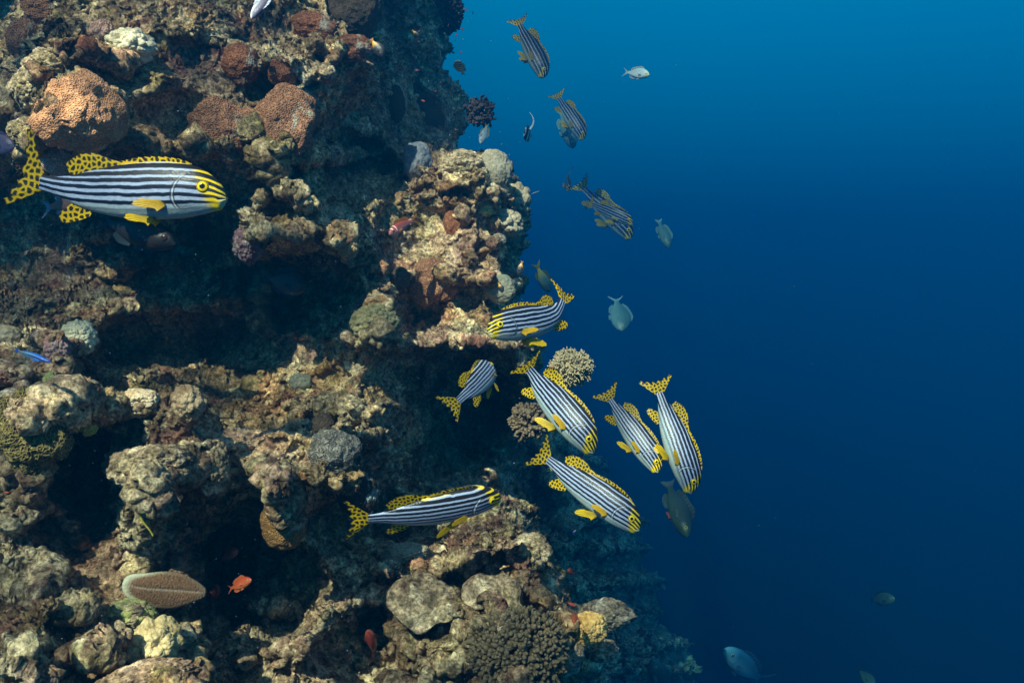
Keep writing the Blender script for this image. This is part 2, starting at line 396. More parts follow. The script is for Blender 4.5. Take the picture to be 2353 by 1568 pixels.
# ------------------------------------------------------------------ the reef wall
ROWS = {
 -500: [(-600, 4.20), (0, 4.00), (400, 4.00), (700, 4.40), (1050, 7.60)],
 -200: [(-600, 4.00), (0, 3.80), (200, 3.60), (400, 3.60), (600, 3.90), (800, 4.30), (950, 5.90), (1050, 7.40)],
 0:   [(-600, 4.40), (0, 4.30), (90, 3.50), (200, 3.30), (400, 3.35), (600, 3.60), (800, 4.10), (950, 5.80), (1060, 7.20)],
 150: [(-600, 4.40), (0, 3.80), (70, 3.00), (200, 2.95), (300, 3.15), (500, 3.30), (700, 3.50), (860, 4.10), (920, 5.40), (1060, 6.80)],
 260: [(-600, 4.40), (0, 3.60), (70, 2.90), (200, 2.80), (300, 3.05), (420, 3.30), (500, 3.15), (700, 3.30), (780, 3.90), (920, 5.30), (1090, 6.60)],
 340: [(-600, 4.40), (0, 3.90), (60, 2.90), (200, 2.85), (300, 3.00), (420, 3.10), (600, 3.15), (720, 3.40), (800, 4.30), (900, 4.60), (1000, 5.20), (1110, 6.20)],
 365: [(-600, 4.60), (0, 4.10), (60, 3.00), (200, 2.95), (300, 3.10), (420, 3.10), (600, 3.20), (720, 3.40), (800, 4.30), (900, 4.50), (1000, 4.30), (1110, 4.10), (1180, 4.10)],
 450: [(-600, 4.70), (0, 4.70), (150, 4.70), (300, 4.25), (450, 4.00), (540, 3.28), (700, 3.03), (780, 3.48), (900, 3.98), (980, 4.10), (1100, 4.00), (1200, 4.10)],
 540: [(-600, 4.70), (0, 4.70), (200, 4.25), (400, 4.25), (510, 4.10), (560, 3.00), (640, 2.90), (780, 3.10), (880, 3.70), (980, 4.10), (1100, 4.00), (1210, 4.10)],
 630: [(-600, 4.70), (0, 4.70), (200, 4.25), (400, 4.25), (560, 4.00), (700, 4.00), (780, 3.70), (880, 3.50), (980, 3.90), (1150, 3.80), (1210, 3.90)],
 700: [(-600, 3.75), (0, 3.75), (100, 3.60), (220, 3.75), (350, 3.75), (480, 3.72), (640, 3.90), (780, 3.60), (870, 3.10), (950, 4.00), (1100, 3.80), (1200, 3.80)],
 780: [(-600, 2.90), (0, 2.80), (100, 2.65), (200, 2.80), (260, 3.90), (450, 4.02), (640, 3.82), (780, 3.17), (870, 2.92), (960, 3.65), (1080, 3.60), (1230, 3.60)],
 860: [(-600, 2.60), (0, 2.50), (150, 2.55), (260, 3.40), (450, 3.62), (620, 3.52), (800, 3.27), (960, 3.65), (1080, 4.40), (1180, 3.70), (1250, 3.70)],
 930: [(-600, 2.40), (0, 2.30), (170, 2.35), (300, 2.60), (450, 2.52), (510, 3.12), (640, 3.32), (800, 2.97), (960, 3.55), (1080, 4.80), (1170, 4.30), (1250, 3.90)],
 1010:[(-600, 2.50), (0, 2.35), (120, 2.40), (180, 2.85), (230, 2.70), (350, 2.45), (500, 2.52), (640, 2.72), (760, 2.72), (900, 3.07), (1080, 4.90), (1180, 4.80), (1230, 4.50)],
 1100:[(-600, 2.60), (0, 2.45), (120, 2.50), (180, 2.85), (260, 2.55), (350, 2.32), (500, 2.60), (650, 2.40), (760, 2.60), (860, 3.05), (1000, 3.65), (1120, 4.00), (1210, 4.60)],
 1200:[(-600, 2.60), (0, 2.45), (130, 2.60), (200, 2.60), (350, 2.30), (490, 2.70), (560, 3.00), (650, 2.70), (760, 3.10), (900, 3.50), (1050, 3.20), (1180, 3.10), (1250, 3.30)],
 1300:[(-600, 2.50), (0, 2.40), (180, 2.45), (300, 2.40), (450, 2.52), (520, 3.20), (620, 3.10), (740, 2.90), (900, 3.00), (1050, 2.90), (1180, 2.90), (1290, 3.00)],
 1400:[(-600, 2.30), (0, 2.15), (200, 2.20), (330, 2.25), (460, 2.47), (530, 2.90), (620, 2.90), (740, 2.70), (900, 2.85), (1050, 2.65), (1200, 2.70), (1340, 2.80)],
 1490:[(-600, 1.85), (0, 1.85), (200, 1.95), (350, 2.05), (500, 2.42), (560, 2.70), (700, 2.60), (850, 2.90), (960, 2.70), (1080, 2.60), (1200, 2.50), (1370, 2.70)],
 1600:[(-600, 1.70), (0, 1.70), (250, 1.85), (450, 1.95), (560, 2.50), (700, 2.60), (900, 2.60), (1080, 2.40), (1200, 2.30), (1340, 2.60)],
 1900:[(-600, 1.50), (0, 1.50), (400, 1.60), (900, 2.10), (1340, 2.40)],
}
EDGE = [(-500, 1010), (-200, 1035), (0, 1060), (40, 1055), (75, 1040), (110, 1048), (150, 1030), (185, 1055), (215, 1085), (250, 1092), (295, 1082),
        (325, 1066), (341, 1070), (356, 1150), (385, 1180), (430, 1205), (480, 1215), (540, 1212), (580, 1196), (620, 1192), (650, 1218), (690, 1205), (740, 1235),
        (790, 1265), (830, 1262), (880, 1255), (930, 1240), (980, 1235), (1040, 1215), (1090, 1190), (1130, 1215), (1165, 1240), (1210, 1252),
        (1260, 1285), (1330, 1300), (1380, 1330), (1430, 1385), (1500, 1372), (1568, 1345), (1700, 1330), (1900, 1320)]
NU, NV = 1000, 860
vy = np.concatenate([np.linspace(-500, -25, 70, endpoint=False), np.linspace(-25, 1595, NU - 110), np.linspace(1600, 1900, 40)])
t = np.concatenate([np.linspace(0, .22, 70, endpoint=False), np.linspace(.22, 1, NV - 70)])
ys = np.array(sorted(ROWS)); e_y = np.interp(vy, [a for a, _ in EDGE], [b for _, b in EDGE])
x0 = -650.0
VX = x0 + (e_y[:, None] - x0) * t[None, :]
row_d = {y: np.array(ROWS[y]) for y in ys}
base = np.empty_like(VX)
for i, y in enumerate(vy):
    k = int(np.clip(np.searchsorted(ys, y) - 1, 0, len(ys) - 2)); f = (y - ys[k]) / (ys[k + 1] - ys[k])
    f = f * f * (3 - 2 * f)
    a = row_d[ys[k]]; b = row_d[ys[k + 1]]
    base[i] = np.interp(VX[i], a[:, 0], a[:, 1]) * (1 - f) + np.interp(VX[i], b[:, 0], b[:, 1]) * f
base = blur(base, 9)
VY = np.repeat(vy[:, None], NV, 1)
# ledges, boulders and hollows of this reef: (x, y, rx, ry, height towards the viewer)
LUMPS = [(650, 1200, 80, 90, .5), (818, 1135, 65, 75, .35), (70, 985, 100, 115, .35), (95, 200, 70, 90, .2), (130, 60, 70, 60, .25), (60, 130, 45, 60, .2), (160, 95, 80, 55, .22), (430, 40, 110, 70, .3), (275, 95, 75, 60, .22), (560, 150, 60, 60, .2),
 (330, 190, 120, 60, .18), (120, 240, 90, 80, .15), (700, 120, 90, 80, .3), (820, 150, 80, 110, .32), (745, 210, 70, 70, .22), (640, 130, 60, 50, .2),
 (800, 30, 100, 90, .3), (650, 290, 95, 110, .35), (500, 300, 90, 90, .25), (400, 330, 70, 50, .18), (300, 300, 60, 60, .15), (690, 350, 60, 80, .2),
 (960, 60, 80, 80, .35), (1010, 110, 60, 60, .4), (930, 200, 50, 90, .3), (1050, 240, 55, 70, .35), (1000, 270, 60, 90, .25), (890, 280, 50, 80, .25),
 (960, 370, 60, 50, .25), (1040, 380, 90, 60, .28), (1050, 450, 90, 60, .2), (1130, 420, 70, 70, .25), (1180, 470, 50, 60, .2), (1060, 540, 80, 60, .22),
 (1175, 540, 60, 50, .2), (600, 400, 80, 60, .22), (700, 430, 90, 60, .25), (580, 520, 60, 80, .3), (575, 590, 50, 40, .22), (800, 560, 50, 70, .32),
 (760, 620, 50, 50, .2), (820, 480, 80, 60, .2), (990, 640, 75, 75, .28), (1070, 620, 70, 50, .22), (1150, 640, 60, 50, .28), (1160, 580, 40, 50, .2),
 (870, 700, 80, 70, .32), (870, 790, 75, 60, .3), (1000, 790, 70, 50, .28), (1100, 800, 70, 40, .3), (1190, 800, 50, 60, .25), (1050, 730, 60, 50, .22),
 (470, 640, 90, 70, .28), (520, 700, 70, 50, .2), (250, 700, 120, 50, .3), (110, 740, 80, 50, .25), (165, 800, 60, 60, .22), (40, 690, 60, 40, .3),
 (20, 840, 60, 40, .15), (170, 915, 70, 60, .22), (300, 915, 70, 50, .2), (430, 930, 70, 60, .24), (390, 860, 120, 50, .2), (340, 1060, 100, 60, .22),
 (470, 1040, 60, 60, .2), (400, 1130, 110, 70, .2), (300, 1170, 80, 80, .18), (620, 1080, 70, 70, .24), (640, 960, 70, 60, .2), (700, 900, 80, 50, .24),
 (860, 900, 90, 60, .26), (900, 970, 90, 70, .3), (770, 1060, 80, 90, .26), (730, 1170, 50, 60, .2), (60, 1150, 90, 70, .2), (70, 1260, 110, 80, .22),
 (160, 1350, 90, 70, .15), (60, 1400, 90, 80, .18), (80, 1510, 110, 70, .18), (250, 1450, 80, 60, .12), (400, 1450, 70, 60, .14), (420, 1540, 100, 50, .15),
 (480, 1470, 50, 60, .16), (600, 1370, 60, 60, .2), (640, 1490, 90, 70, .22), (720, 1440, 80, 60, .22), (800, 1300, 80, 50, .14), (790, 1390, 70, 50, .18),
 (930, 1280, 90, 50, .16), (980, 1380, 90, 60, .2), (1140, 1360, 70, 50, .24), (1050, 1270, 80, 60, .16), (1180, 1200, 70, 70, .26), (1220, 1280, 60, 60, .24),
 (1120, 1240, 50, 50, .18), (1230, 1340, 60, 50, .22), (1120, 1420, 110, 50, .22), (1000, 1490, 90, 60, .2), (930, 1560, 90, 50, .2), (1290, 1400, 70, 50, .25),
 (1340, 1450, 60, 60, .25), (1180, 1480, 120, 90, .22), (1320, 1530, 60, 40, .2), (1250, 960, 50, 60, .2), (1200, 950, 60, 50, .25), (1220, 870, 50, 50, .2),
 (860, 1430, 40, 60, -.35), (530, 1300, 45, 120, -.3), (190, 1120, 30, 100, -.2), (1120, 930, 70, 70, -.35), (760, 660, 60, 50, -.2), (850, 380, 50, 80, -.3),
 (1070, 1320, 60, 35, -.22), (950, 1420, 50, 45, -.25), (300, 600, 100, 50, .35), (450, 590, 80, 60, .3), (220, 520, 80, 40, .25), (400, 520, 60, 40, .25), (660, 700, 60, 60, -.25), (1050, 1060, 90, 60, -.2)]
w1 = 1 + .22 * noise(np.stack([VX, VY, 0 * VX], -1) / 55.0, 5).reshape(VX.shape)
for (lx, ly, rx, ry, h) in LUMPS:
    r2 = ((VX - lx) / rx) ** 2 + ((VY - ly) / ry) ** 2
    r2 = r2 * w1
    base -= (.52 if h > 0 else .7) * h * np.where(r2 < 1, (1 - np.clip(r2, 0, 1)) ** .62, 0)
base = blur(base, 2)
# round the free edge back, away from the viewer
q = np.clip((VX - (e_y[:, None] - 95)) / 95, 0, 1)
base += .75 * (1 - np.sqrt(1 - np.clip(q, 0, .9995) ** 2))
G = P(VX, VY, base)
# carry the face on round the corner
NB = 60
back = np.linspace(0, 1, NB + 1)[1:]
Gb = P(VX[:, -1:] - 160 * back[None, :] ** 1.3, np.repeat(vy[:, None], NB, 1), base[:, -1:] + 4.5 * back[None, :])
G = np.concatenate([G, Gb], 1); NVT = NV + NB

def displace(G, seed, sc=1.0, amps=(.08, .066, .036, .018, .010)):
    shp = G.shape; tex = growth(G, seed + 300, sc)[1]
    for k, (f, a) in enumerate(zip((2.6, 6.0, 13.0, 30.0, 70.0), amps)):
        n = -grid_normals(G)
        if k < 2:
            nn = np.stack([blur(n[..., j], 6 if k == 0 else 3) for j in range(3)], -1); n = nn / np.linalg.norm(nn, axis=-1, keepdims=True)
        p = G.reshape(-1, 3) * (f / sc)
        p = p + .45 * np.stack([noise(p * .9, seed + 50 + j + 7 * k) for j in range(3)], 1)
        W = worley(p, seed + k)
        h = (1 - np.clip(W[:, 0], 0, 1.05) ** 2) - .45
        if k >= 3: h = h * (.35 + 1.5 * tex)
        if k in (2, 3):
            h *= .45 + .9 * sm(noise(G.reshape(-1, 3) * 3.1 / sc, seed + 90 + k), -.5, .5)
        h = h.reshape(shp[:2])
        G = G + n * (a * sc * h)[..., None]
    n = -grid_normals(G)
    h = (np.abs(noise(G.reshape(-1, 3) * 22 / sc, seed + 200)) * .6 + np.abs(noise(G.reshape(-1, 3) * 55 / sc, seed + 201)) * .4).reshape(shp[:2])
    return G + n * (.024 * sc * (.35 - h))[..., None]
G = displace(G, 11)
GCOL = growth(G, 311)[0]
M_REEF = reef_material('reef_rock')
M_WALL = reef_material('reef_wall_rock', (1.25, 1.22, 1.12), grown=True)
link('reef_wall', mesh_from('reef_wall', G.reshape(-1, 3), grid_faces(*G.shape[:2]), [M_WALL], colors=GCOL), kind='structure')
SX, SY, SD = proj(G.reshape(-1, 3))
def surf(vx, vy, r=14, q=15):
    m = (np.abs(SX - vx) < r) & (np.abs(SY - vy) < r)
    if not m.any(): return 3.5
    return float(np.percentile(SD[m], q))

water_light_gobo()

# the slope falling away under the wall
ER = [(880, 1170), (980, 1300), (1060, 1390), (1150, 1455), (1250, 1490), (1350, 1525), (1450, 1570), (1568, 1620), (1900, 1760)]
NU2, NV2 = 420, 420
vy2 = np.linspace(880, 1900, NU2); e2 = np.interp(vy2, [a for a, _ in ER], [b for _, b in ER])
e2 = e2 + 26 * np.sin(vy2 / 31.0) * np.sin(vy2 / 83.0) + 12 * np.sin(vy2 / 11.0)
VX2 = 1000 + (e2[:, None] - 1000) * np.linspace(0, 1, NV2)[None, :]
VY2 = np.repeat(vy2[:, None], NV2, 1)
b2 = 8.0 - 2.6 * (VY2 - 1000) / 568 * .55 + 12 * np.clip((VX2 - 1270) / (e2[:, None] - 1270), 0, 1.2) ** 1.9
for (lx, ly, rx, ry, h) in [(1300, 1100, 60, 60, .6), (1400, 1160, 60, 60, .7), (1320, 1250, 60, 40, .5), (1440, 1260, 60, 50, .7), (1380, 1350, 60, 50, .6), (1470, 1400, 50, 50, .6),
     (1430, 1500, 80, 60, .7), (1530, 1480, 50, 60, .6), (1340, 1180, 50, 40, .5), (1500, 1330, 40, 50, .5), (1400, 1440, 50, 30, .5), (1540, 1560, 50, 40, .5)]:
    r2 = ((VX2 - lx) / rx) ** 2 + ((VY2 - ly) / ry) ** 2
    b2 -= h * np.where(r2 < 1, (1 - np.clip(r2, 0, 1)) ** .7, 0)
G2 = displace(P(VX2, VY2, b2), 31, 1.6, (.17, .12, .07, .03, .012))
link('reef_slope', mesh_from('reef_slope', G2.reshape(-1, 3), grid_faces(NU2, NV2), [reef_material('slope_rock_haze_tint', (.9, 1.25, 1.05))]), kind='structure')  # green tint put into the rock stands in for greener water haze

# ------------------------------------------------------------------ corals
def look_frame(c):
    """axes at a place: towards the viewer, right and up"""
    f = -c / np.linalg.norm(c); r = np.cross(f, np.array((0, 0, 1.0))); r = -r / np.linalg.norm(r); u = np.cross(f, r)
    if u[2] < 0: u = -u
    return f, r, u
def coral_root(name, label, cat, c, group=None):
    o = bpy.data.objects.new(name, None); C.objects.link(o); o.empty_display_size = .05
    o.location = tuple(c); o['label'] = label; o['category'] = cat
    if group: o['group'] = group
    return o
def dome(name, label, cat, vx, vy, rx, ry, mat, seed=0, lobes=.16, lf=1.6, sink=.35, deep=.9, fine=.02, d=None, rot=0.0, group=None, n=(150, 200), pole_noise=0):
    dd = d if d is not None else surf(vx, vy, 0.35 * min(rx, ry) + 6)
    wx = rx * PX * dd; wy = ry * PX * dd; wz = .8 * deep * .5 * (wx + wy)
    c = P(vx, vy, dd + sink * wz)
    f, r, u = look_frame(c)
    th = np.linspace(0.001, math.pi - .001, n[0])[:, None]; ph = np.linspace(0, 2 * math.pi, n[1], endpoint=False)[None, :]
    D = np.stack([np.sin(th) * np.cos(ph), np.sin(th) * np.sin(ph), np.cos(th) + 0 * ph], -1)   # pole towards the viewer
    q = D.reshape(-1, 3)
    k = 1 + lobes * fbm(q * lf + seed * 7.1, seed, 2) * 1.7
    W = worley(q * lf * 1.15 + seed * 3.3, seed + 5)
    k += lobes * .55 * (.5 - W[:, 0])
    k += .10 * fbm(q * 3.4 + seed * 1.7, seed + 19, 3) - .5 * lobes * np.exp(-(noise(q * 2.1 * lf + seed, seed + 23) / .12) ** 2) * .35
    k += fine * fbm(q * 9 + seed, seed + 9, 2)
    k = k.reshape(D.shape[:2])
    ca, sa = math.cos(rot), math.sin(rot)
    X = D[..., 0] * wx; Y = D[..., 1] * wy
    L = (X * ca - Y * sa)[..., None] * r + (X * sa + Y * ca)[..., None] * u + (D[..., 2] * wz)[..., None] * f
    L = L * k[..., None]
    me = mesh_from(name, L.reshape(-1, 3), grid_faces(n[0], n[1], wrap=True), [mat])
    o = link(name, me, None, label, cat, group); o.location = tuple(c)
    return o, (c, f, r, u, wx, wy, wz)
def fingers(name, label, cat, vx, vy, rx, ry, mat, count=260, flen=.035, frad=.008, seed=0, taper=.7, knob=1.0, d=None, sink=.35, spread=1.0, up_bias=.2, group=None, branch=0, core=.8):
    """branching coral: tapering fingers packed over a low dome, one grown body"""
    rng = np.random.RandomState(seed)
    dd = d if d is not None else surf(vx, vy, 0.35 * min(rx, ry) + 6)
    wx = rx * PX * dd; wy = ry * PX * dd; wz = .5 * (wx + wy)
    c = P(vx, vy, dd + sink * wz); f, r, u = look_frame(c)
    V = []; F = []; T = []; off = 0
    nr, ns = 8, 7
    # core
    th = np.linspace(0.001, math.pi - .001, 40)[:, None]; ph = np.linspace(0, 2 * math.pi, 50, endpoint=False)[None, :]
    D = np.stack([np.sin(th) * np.cos(ph), np.sin(th) * np.sin(ph), np.cos(th) + 0 * ph], -1)
    Lc = (D[..., 0] * wx)[..., None] * r + (D[..., 1] * wy)[..., None] * u + (D[..., 2] * wz)[..., None] * f
    V.append(Lc.reshape(-1, 3) * core); F.append(grid_faces(40, 50, True)); T.append(np.zeros(2000)); off = 2000
    def finger(p0, dr, ln, rad):
        nonlocal off
        dr = dr / np.linalg.norm(dr)
        a = np.cross(dr, rng.randn(3)); a /= np.linalg.norm(a); b = np.cross(dr, a)
        s = np.linspace(0, 1, ns); ang = np.linspace(0, 2 * math.pi, nr, endpoint=False)
        bend = a * (rng.randn() * .15 * ln)
        prof = rad * (1 - (1 - taper) * s) * np.where(s > .85, np.sqrt(np.clip(1 - ((s - .85) / .15) ** 2, 0, 1)) + .02, 1) * (1 + .13 * rng.randn(ns) * knob)
        ctr = p0 + dr * (s * ln)[:, None] + bend * (s ** 2)[:, None]
        ring = ctr[:, None, :] + prof[:, None, None] * (np.cos(ang)[None, :, None] * a + np.sin(ang)[None, :, None] * b)
        V.append(ring.reshape(-1, 3)); F.append(grid_faces(ns, nr, True, off)); T.append(np.repeat(s, nr)); off += ns * nr
        return ctr[-1]
    for i in range(count):
        z = rng.uniform(-.25, 1); a = rng.uniform(0, 2 * math.pi); s_ = math.sqrt(max(0, 1 - z * z))
        q = np.array((s_ * math.cos(a), s_ * math.sin(a), z))
        p0 = (q[0] * wx * r + q[1] * wy * u + q[2] * wz * f) * (core * .93)
        nrm = q[0] / wx * r + q[1] / wy * u + q[2] / wz * f
        dr = nrm / np.linalg.norm(nrm) + up_bias * np.array((0, 0, 1)) + rng.randn(3) * .22 * spread
        ln = flen * rng.uniform(.65, 1.25); rd = frad * rng.uniform(.8, 1.2)
        tip = finger(p0, dr, ln, rd)
        for k in range(branch):
            s0 = rng.uniform(.35, .9)
            finger(p0 + dr / np.linalg.norm(dr) * ln * s0, dr / np.linalg.norm(dr) + rng.randn(3) * .6, ln * rng.uniform(.3, .5), rd * .75)
    tip = np.concatenate(T) ** 3
    me = mesh_from(name, np.concatenate(V), np.concatenate(F), [mat], colors=np.repeat(tip[:, None], 3, 1))
    o = link(name, me, None, label, cat, group); o.location = tuple(c)
    return o
def knobs(name, label, cat, vx, vy, rx, ry, mat, count=60, kr=.25, seed=0, d=None, sink=.4, group=None):
    """a heap of rounded nodules grown into one head"""
    rng = np.random.RandomState(seed)
    dd = d if d is not None else surf(vx, vy, 0.35 * min(rx, ry) + 6)
    wx = rx * PX * dd; wy = ry * PX * dd; wz = .5 * (wx + wy)
    c = P(vx, vy, dd + sink * wz); f, r, u = look_frame(c)
    n0, n1 = 150, 190
    th = np.linspace(0.001, math.pi - .001, n0)[:, None]; ph = np.linspace(0, 2 * math.pi, n1, endpoint=False)[None, :]
    D = np.stack([np.sin(th) * np.cos(ph), np.sin(th) * np.sin(ph), np.cos(th) + 0 * ph], -1); q = D.reshape(-1, 3)
    W = worley(q * (.9 / kr) + seed, seed); W2 = worley(q * (2.4 / kr) + seed, seed + 3)
    k = .78 + .2 * fbm(q * 1.8 + seed, seed, 2) + 1.1 * kr * (1 - np.clip(W[:, 0], 0, 1) ** 2) + .28 * kr * (1 - W2[:, 0] ** 2)
    L = ((D[..., 0] * wx)[..., None] * r + (D[..., 1] * wy)[..., None] * u + (D[..., 2] * wz)[..., None] * f) * k.reshape(n0, n1)[..., None]
    me = mesh_from(name, L.reshape(-1, 3), grid_faces(n0, n1, True), [mat])
    o = link(name, me, None, label, cat, group); o.location = tuple(c)
    return o

M_ORANGE = polyp_material('orange_polyps', (.76, .35, .17), (.46, .20, .09), 70, None)
M_PINK = polyp_material('pink_polyps', (.74, .46, .34), (.42, .19, .12), 75)
M_BROWN = polyp_material('brown_polyps', (.40, .19, .10), (.15, .055, .028), 72, (.42, .38, .29))
M_RUST = polyp_material('rust_polyps', (.34, .13, .06), (.12, .035, .016), 85, (.48, .42, .33))
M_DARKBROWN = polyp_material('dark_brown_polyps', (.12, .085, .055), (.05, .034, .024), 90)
M_OLIVE = polyp_material('olive_polyps', (.24, .18, .055), (.045, .035, .012), 62, None, bump=.009)
M_GREYRIDGE = polyp_material('grey_ridges', (.23, .20, .16), (.07, .065, .055), 70, None, meander=True)
M_BRAIN = polyp_material('brain_ridges', (.42, .36, .27), (.09, .07, .05), 80, None, meander=True)
M_TAN = plain_coral_material('tan_coral', (.24, .19, .12), (.40, .33, .22), 6)
M_GREYTAN = plain_coral_material('grey_tan_coral', (.22, .185, .13), (.36, .31, .22), 7)
M_GREEN = plain_coral_material('green_grey_coral', (.13, .14, .10), (.26, .24, .17), 7)
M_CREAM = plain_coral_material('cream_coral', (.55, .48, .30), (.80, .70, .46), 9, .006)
M_YELLOW = plain_coral_material('yellow_coral', (.55, .46, .12), (.85, .76, .38), 12, .006)
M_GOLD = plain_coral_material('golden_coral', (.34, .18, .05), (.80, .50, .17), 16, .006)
M_ACRO = plain_coral_material('acropora', (.20, .15, .08), (.32, .25, .14), 9, .003, (.54, .45, .28))
M_ACRO_DULL = plain_coral_material('dull_branch_coral', (.09, .06, .035), (.15, .10, .06), 9, .003, (.22, .16, .10))
M_ACRO_DARK = plain_coral_material('dark_branch_coral', (.035, .026, .014), (.08, .06, .03), 9, .003, (.20, .15, .085))
M_SOFT = plain_coral_material('soft_tree_coral', (.02, .022, .03), (.05, .035, .04), 14, .004, (.07, .05, .05))
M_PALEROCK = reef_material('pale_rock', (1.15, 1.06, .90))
M_YGREEN = plain_coral_material('encrusting_sponge', (.16, .15, .09), (.52, .50, .16), 16, .01)
M_PINKCRUST = plain_coral_material('pink_crust', (.28, .10, .12), (.55, .36, .30), 14, .01)
M_WHIP = plain_coral_material('wire_coral', (.30, .25, .03), (.42, .35, .05), 9)

dome('stony_coral', 'large orange lobed coral with honeycomb cups, above the big striped fish', 'coral', 182, 262, 94, 88, M_ORANGE, 3, .20, 1.35, .25, .85)
dome('stony_coral', 'pale pink dome coral tucked under the large orange coral', 'coral', 140, 362, 44, 46, M_PINK, 4, .08, 1.2, .2)
dome('stony_coral', 'brown ridged coral with folded lobes, left of the rust orange dome', 'coral', 522, 305, 84, 78, M_BROWN, 5, .22, 1.5, .4, .7)
dome('stony_coral', 'rust orange dome coral with a pale sunlit crown', 'coral', 652, 290, 72, 88, M_BROWN, 6, .14, 1.4, .3, .8)
dome('stony_coral', 'small rust brown dome coral high on the wall under the white fish', 'coral', 556, 148, 42, 44, M_RUST, 7, .1, 1.2, .3)
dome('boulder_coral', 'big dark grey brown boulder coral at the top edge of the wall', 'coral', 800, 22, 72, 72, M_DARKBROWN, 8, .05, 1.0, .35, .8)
dome('stony_coral', 'rust orange cap coral lying below the big dark boulder coral', 'coral', 805, 112, 46, 34, M_RUST, 9, .14, 1.4, .3)
dome('stony_coral', 'double rust coloured coral cap left of the big dark boulder coral', 'coral', 722, 66, 50, 34, M_RUST, 10, .2, 1.7, .3)
dome('stony_coral', 'dark rust coral patch beside the pinkish lump in the upper wall', 'coral', 650, 165, 34, 34, M_RUST, 11, .15, 1.5, .3)
dome('stony_coral', 'brown coral crusting the top left shoulder of the wall', 'coral', 105, 18, 52, 36, M_BROWN, 12, .15, 1.4, .4)
dome('stony_coral', 'smooth brown coral on the far left slope above the orange coral', 'coral', 55, 95, 34, 48, M_BROWN, 42, .12, 1.2, .3)
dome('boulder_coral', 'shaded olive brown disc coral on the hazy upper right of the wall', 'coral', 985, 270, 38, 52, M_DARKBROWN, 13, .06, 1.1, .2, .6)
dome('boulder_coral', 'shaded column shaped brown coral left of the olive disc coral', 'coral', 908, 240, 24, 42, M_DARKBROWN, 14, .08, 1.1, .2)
dome('boulder_coral', 'smooth tan dome coral crowning the right edge, dark underneath', 'coral', 1134, 392, 42, 50, M_GREYTAN, 15, .07, 1.2, .1, .9)
knobs('knob_coral', 'tan knobby coral bulging from the right edge beside the yellow coral', 'coral', 1160, 512, 30, 26, M_TAN, 50, .5, 2)
knobs('knob_coral', 'tan bumpy coral on the right edge below the smooth tan dome', 'coral', 1188, 460, 24, 30, M_TAN, 50, .5, 4)
dome('brain_coral', 'small pale brain coral ball on the right column', 'coral', 1146, 553, 17, 17, M_BRAIN, 16, .03, 1, .1)
dome('stony_coral', 'orange brown folded coral in the middle of the right column', 'coral', 992, 648, 56, 52, M_BROWN, 17, .2, 1.6, .3, .8)
dome('boulder_coral', 'smooth grey green boulder coral with a small dark fish in front', 'coral', 1150, 664, 38, 32, M_GREEN, 18, .07, 1.3, .15)
dome('boulder_coral', 'brown coral lump in the shade left of the orange brown folded coral', 'coral', 1042, 515, 24, 30, M_RUST, 19, .1, 1.2, .4)
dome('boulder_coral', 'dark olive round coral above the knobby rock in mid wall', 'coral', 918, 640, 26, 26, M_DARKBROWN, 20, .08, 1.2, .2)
fingers('branching_coral', 'cream branching coral bush jutting into open water', 'coral', 1312, 845, 46, 38, M_ACRO, 620, .030, .0042, 3, .6, d=3.75, sink=.1, branch=2, spread=1.4)
fingers('branching_coral', 'dull brown branching coral behind the yellow pelvic fin', 'coral', 1214, 968, 34, 34, M_ACRO_DULL, 170, .04, .009, 4, .8, d=3.75, branch=1)
fingers('branching_coral', 'dark brown finger coral bush at the bottom edge', 'coral', 1190, 1492, 112, 86, M_ACRO_DARK, 800, .040, .0078, 5, .85, sink=.35, branch=1, spread=.9)
fingers('soft_coral', 'dark bushy soft coral sticking out from the hazy upper wall', 'coral', 1102, 258, 20, 20, M_SOFT, 120, .06, .014, 6, .8, d=6.4, sink=0, branch=2, spread=1.5)
fingers('soft_coral', 'dark reddish soft coral clump at the top corner of the wall', 'coral', 1030, 30, 26, 40, M_SOFT, 200, .06, .014, 7, .8, d=6.8, sink=0, branch=1, spread=1.3)
dome('ridge_coral', 'grey coral boulder with fine wavy ridges in the shaded lower wall', 'coral', 762, 1040, 58, 56, M_GREYRIDGE, 21, .16, 1.4, .25, .8, rot=.4)
dome('stony_coral', 'orange brown egg shaped coral with pale scars beside the dark hollow', 'coral', 650, 1200, 52, 62, polyp_material('amber_polyps', (.30, .16, .05), (.14, .06, .02), 85, (.50, .46, .36)), 22, .07, 1.2, .25, .9)
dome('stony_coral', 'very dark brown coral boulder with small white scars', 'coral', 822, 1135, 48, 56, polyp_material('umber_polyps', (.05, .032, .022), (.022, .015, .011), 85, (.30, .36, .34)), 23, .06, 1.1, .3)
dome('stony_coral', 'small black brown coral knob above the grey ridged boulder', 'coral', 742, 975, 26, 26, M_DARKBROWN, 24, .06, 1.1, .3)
dome('honeycomb_coral', 'olive brown honeycomb coral with deep cups at the left edge', 'coral', 78, 985, 72, 92, M_OLIVE, 25, .2, 1.6, .25, .75)
dome('honeycomb_coral', 'olive honeycomb coral lobe cut by the left edge of the view', 'coral', 5, 950, 48, 38, M_OLIVE, 26, .12, 1.4, .2, .75)
dome('boulder_coral', 'pale grey boulder coral right of the olive honeycomb coral', 'coral', 176, 915, 60, 50, reef_material('grey_rock', (1.0, .98, .92)), 27, .1, 1.3, .25)
dome('boulder_coral', 'small tan coral cut by the left edge above the honeycomb coral', 'coral', 10, 772, 36, 26, M_TAN, 28, .06, 1.2, .2)
knobs('knob_coral', 'cream knobby coral head at the top left of the wall', 'coral', 300, 108, 48, 38, plain_coral_material('cream_knobs', (.42, .36, .22), (.85, .72, .5), 12, .01), 50, .34, 31)
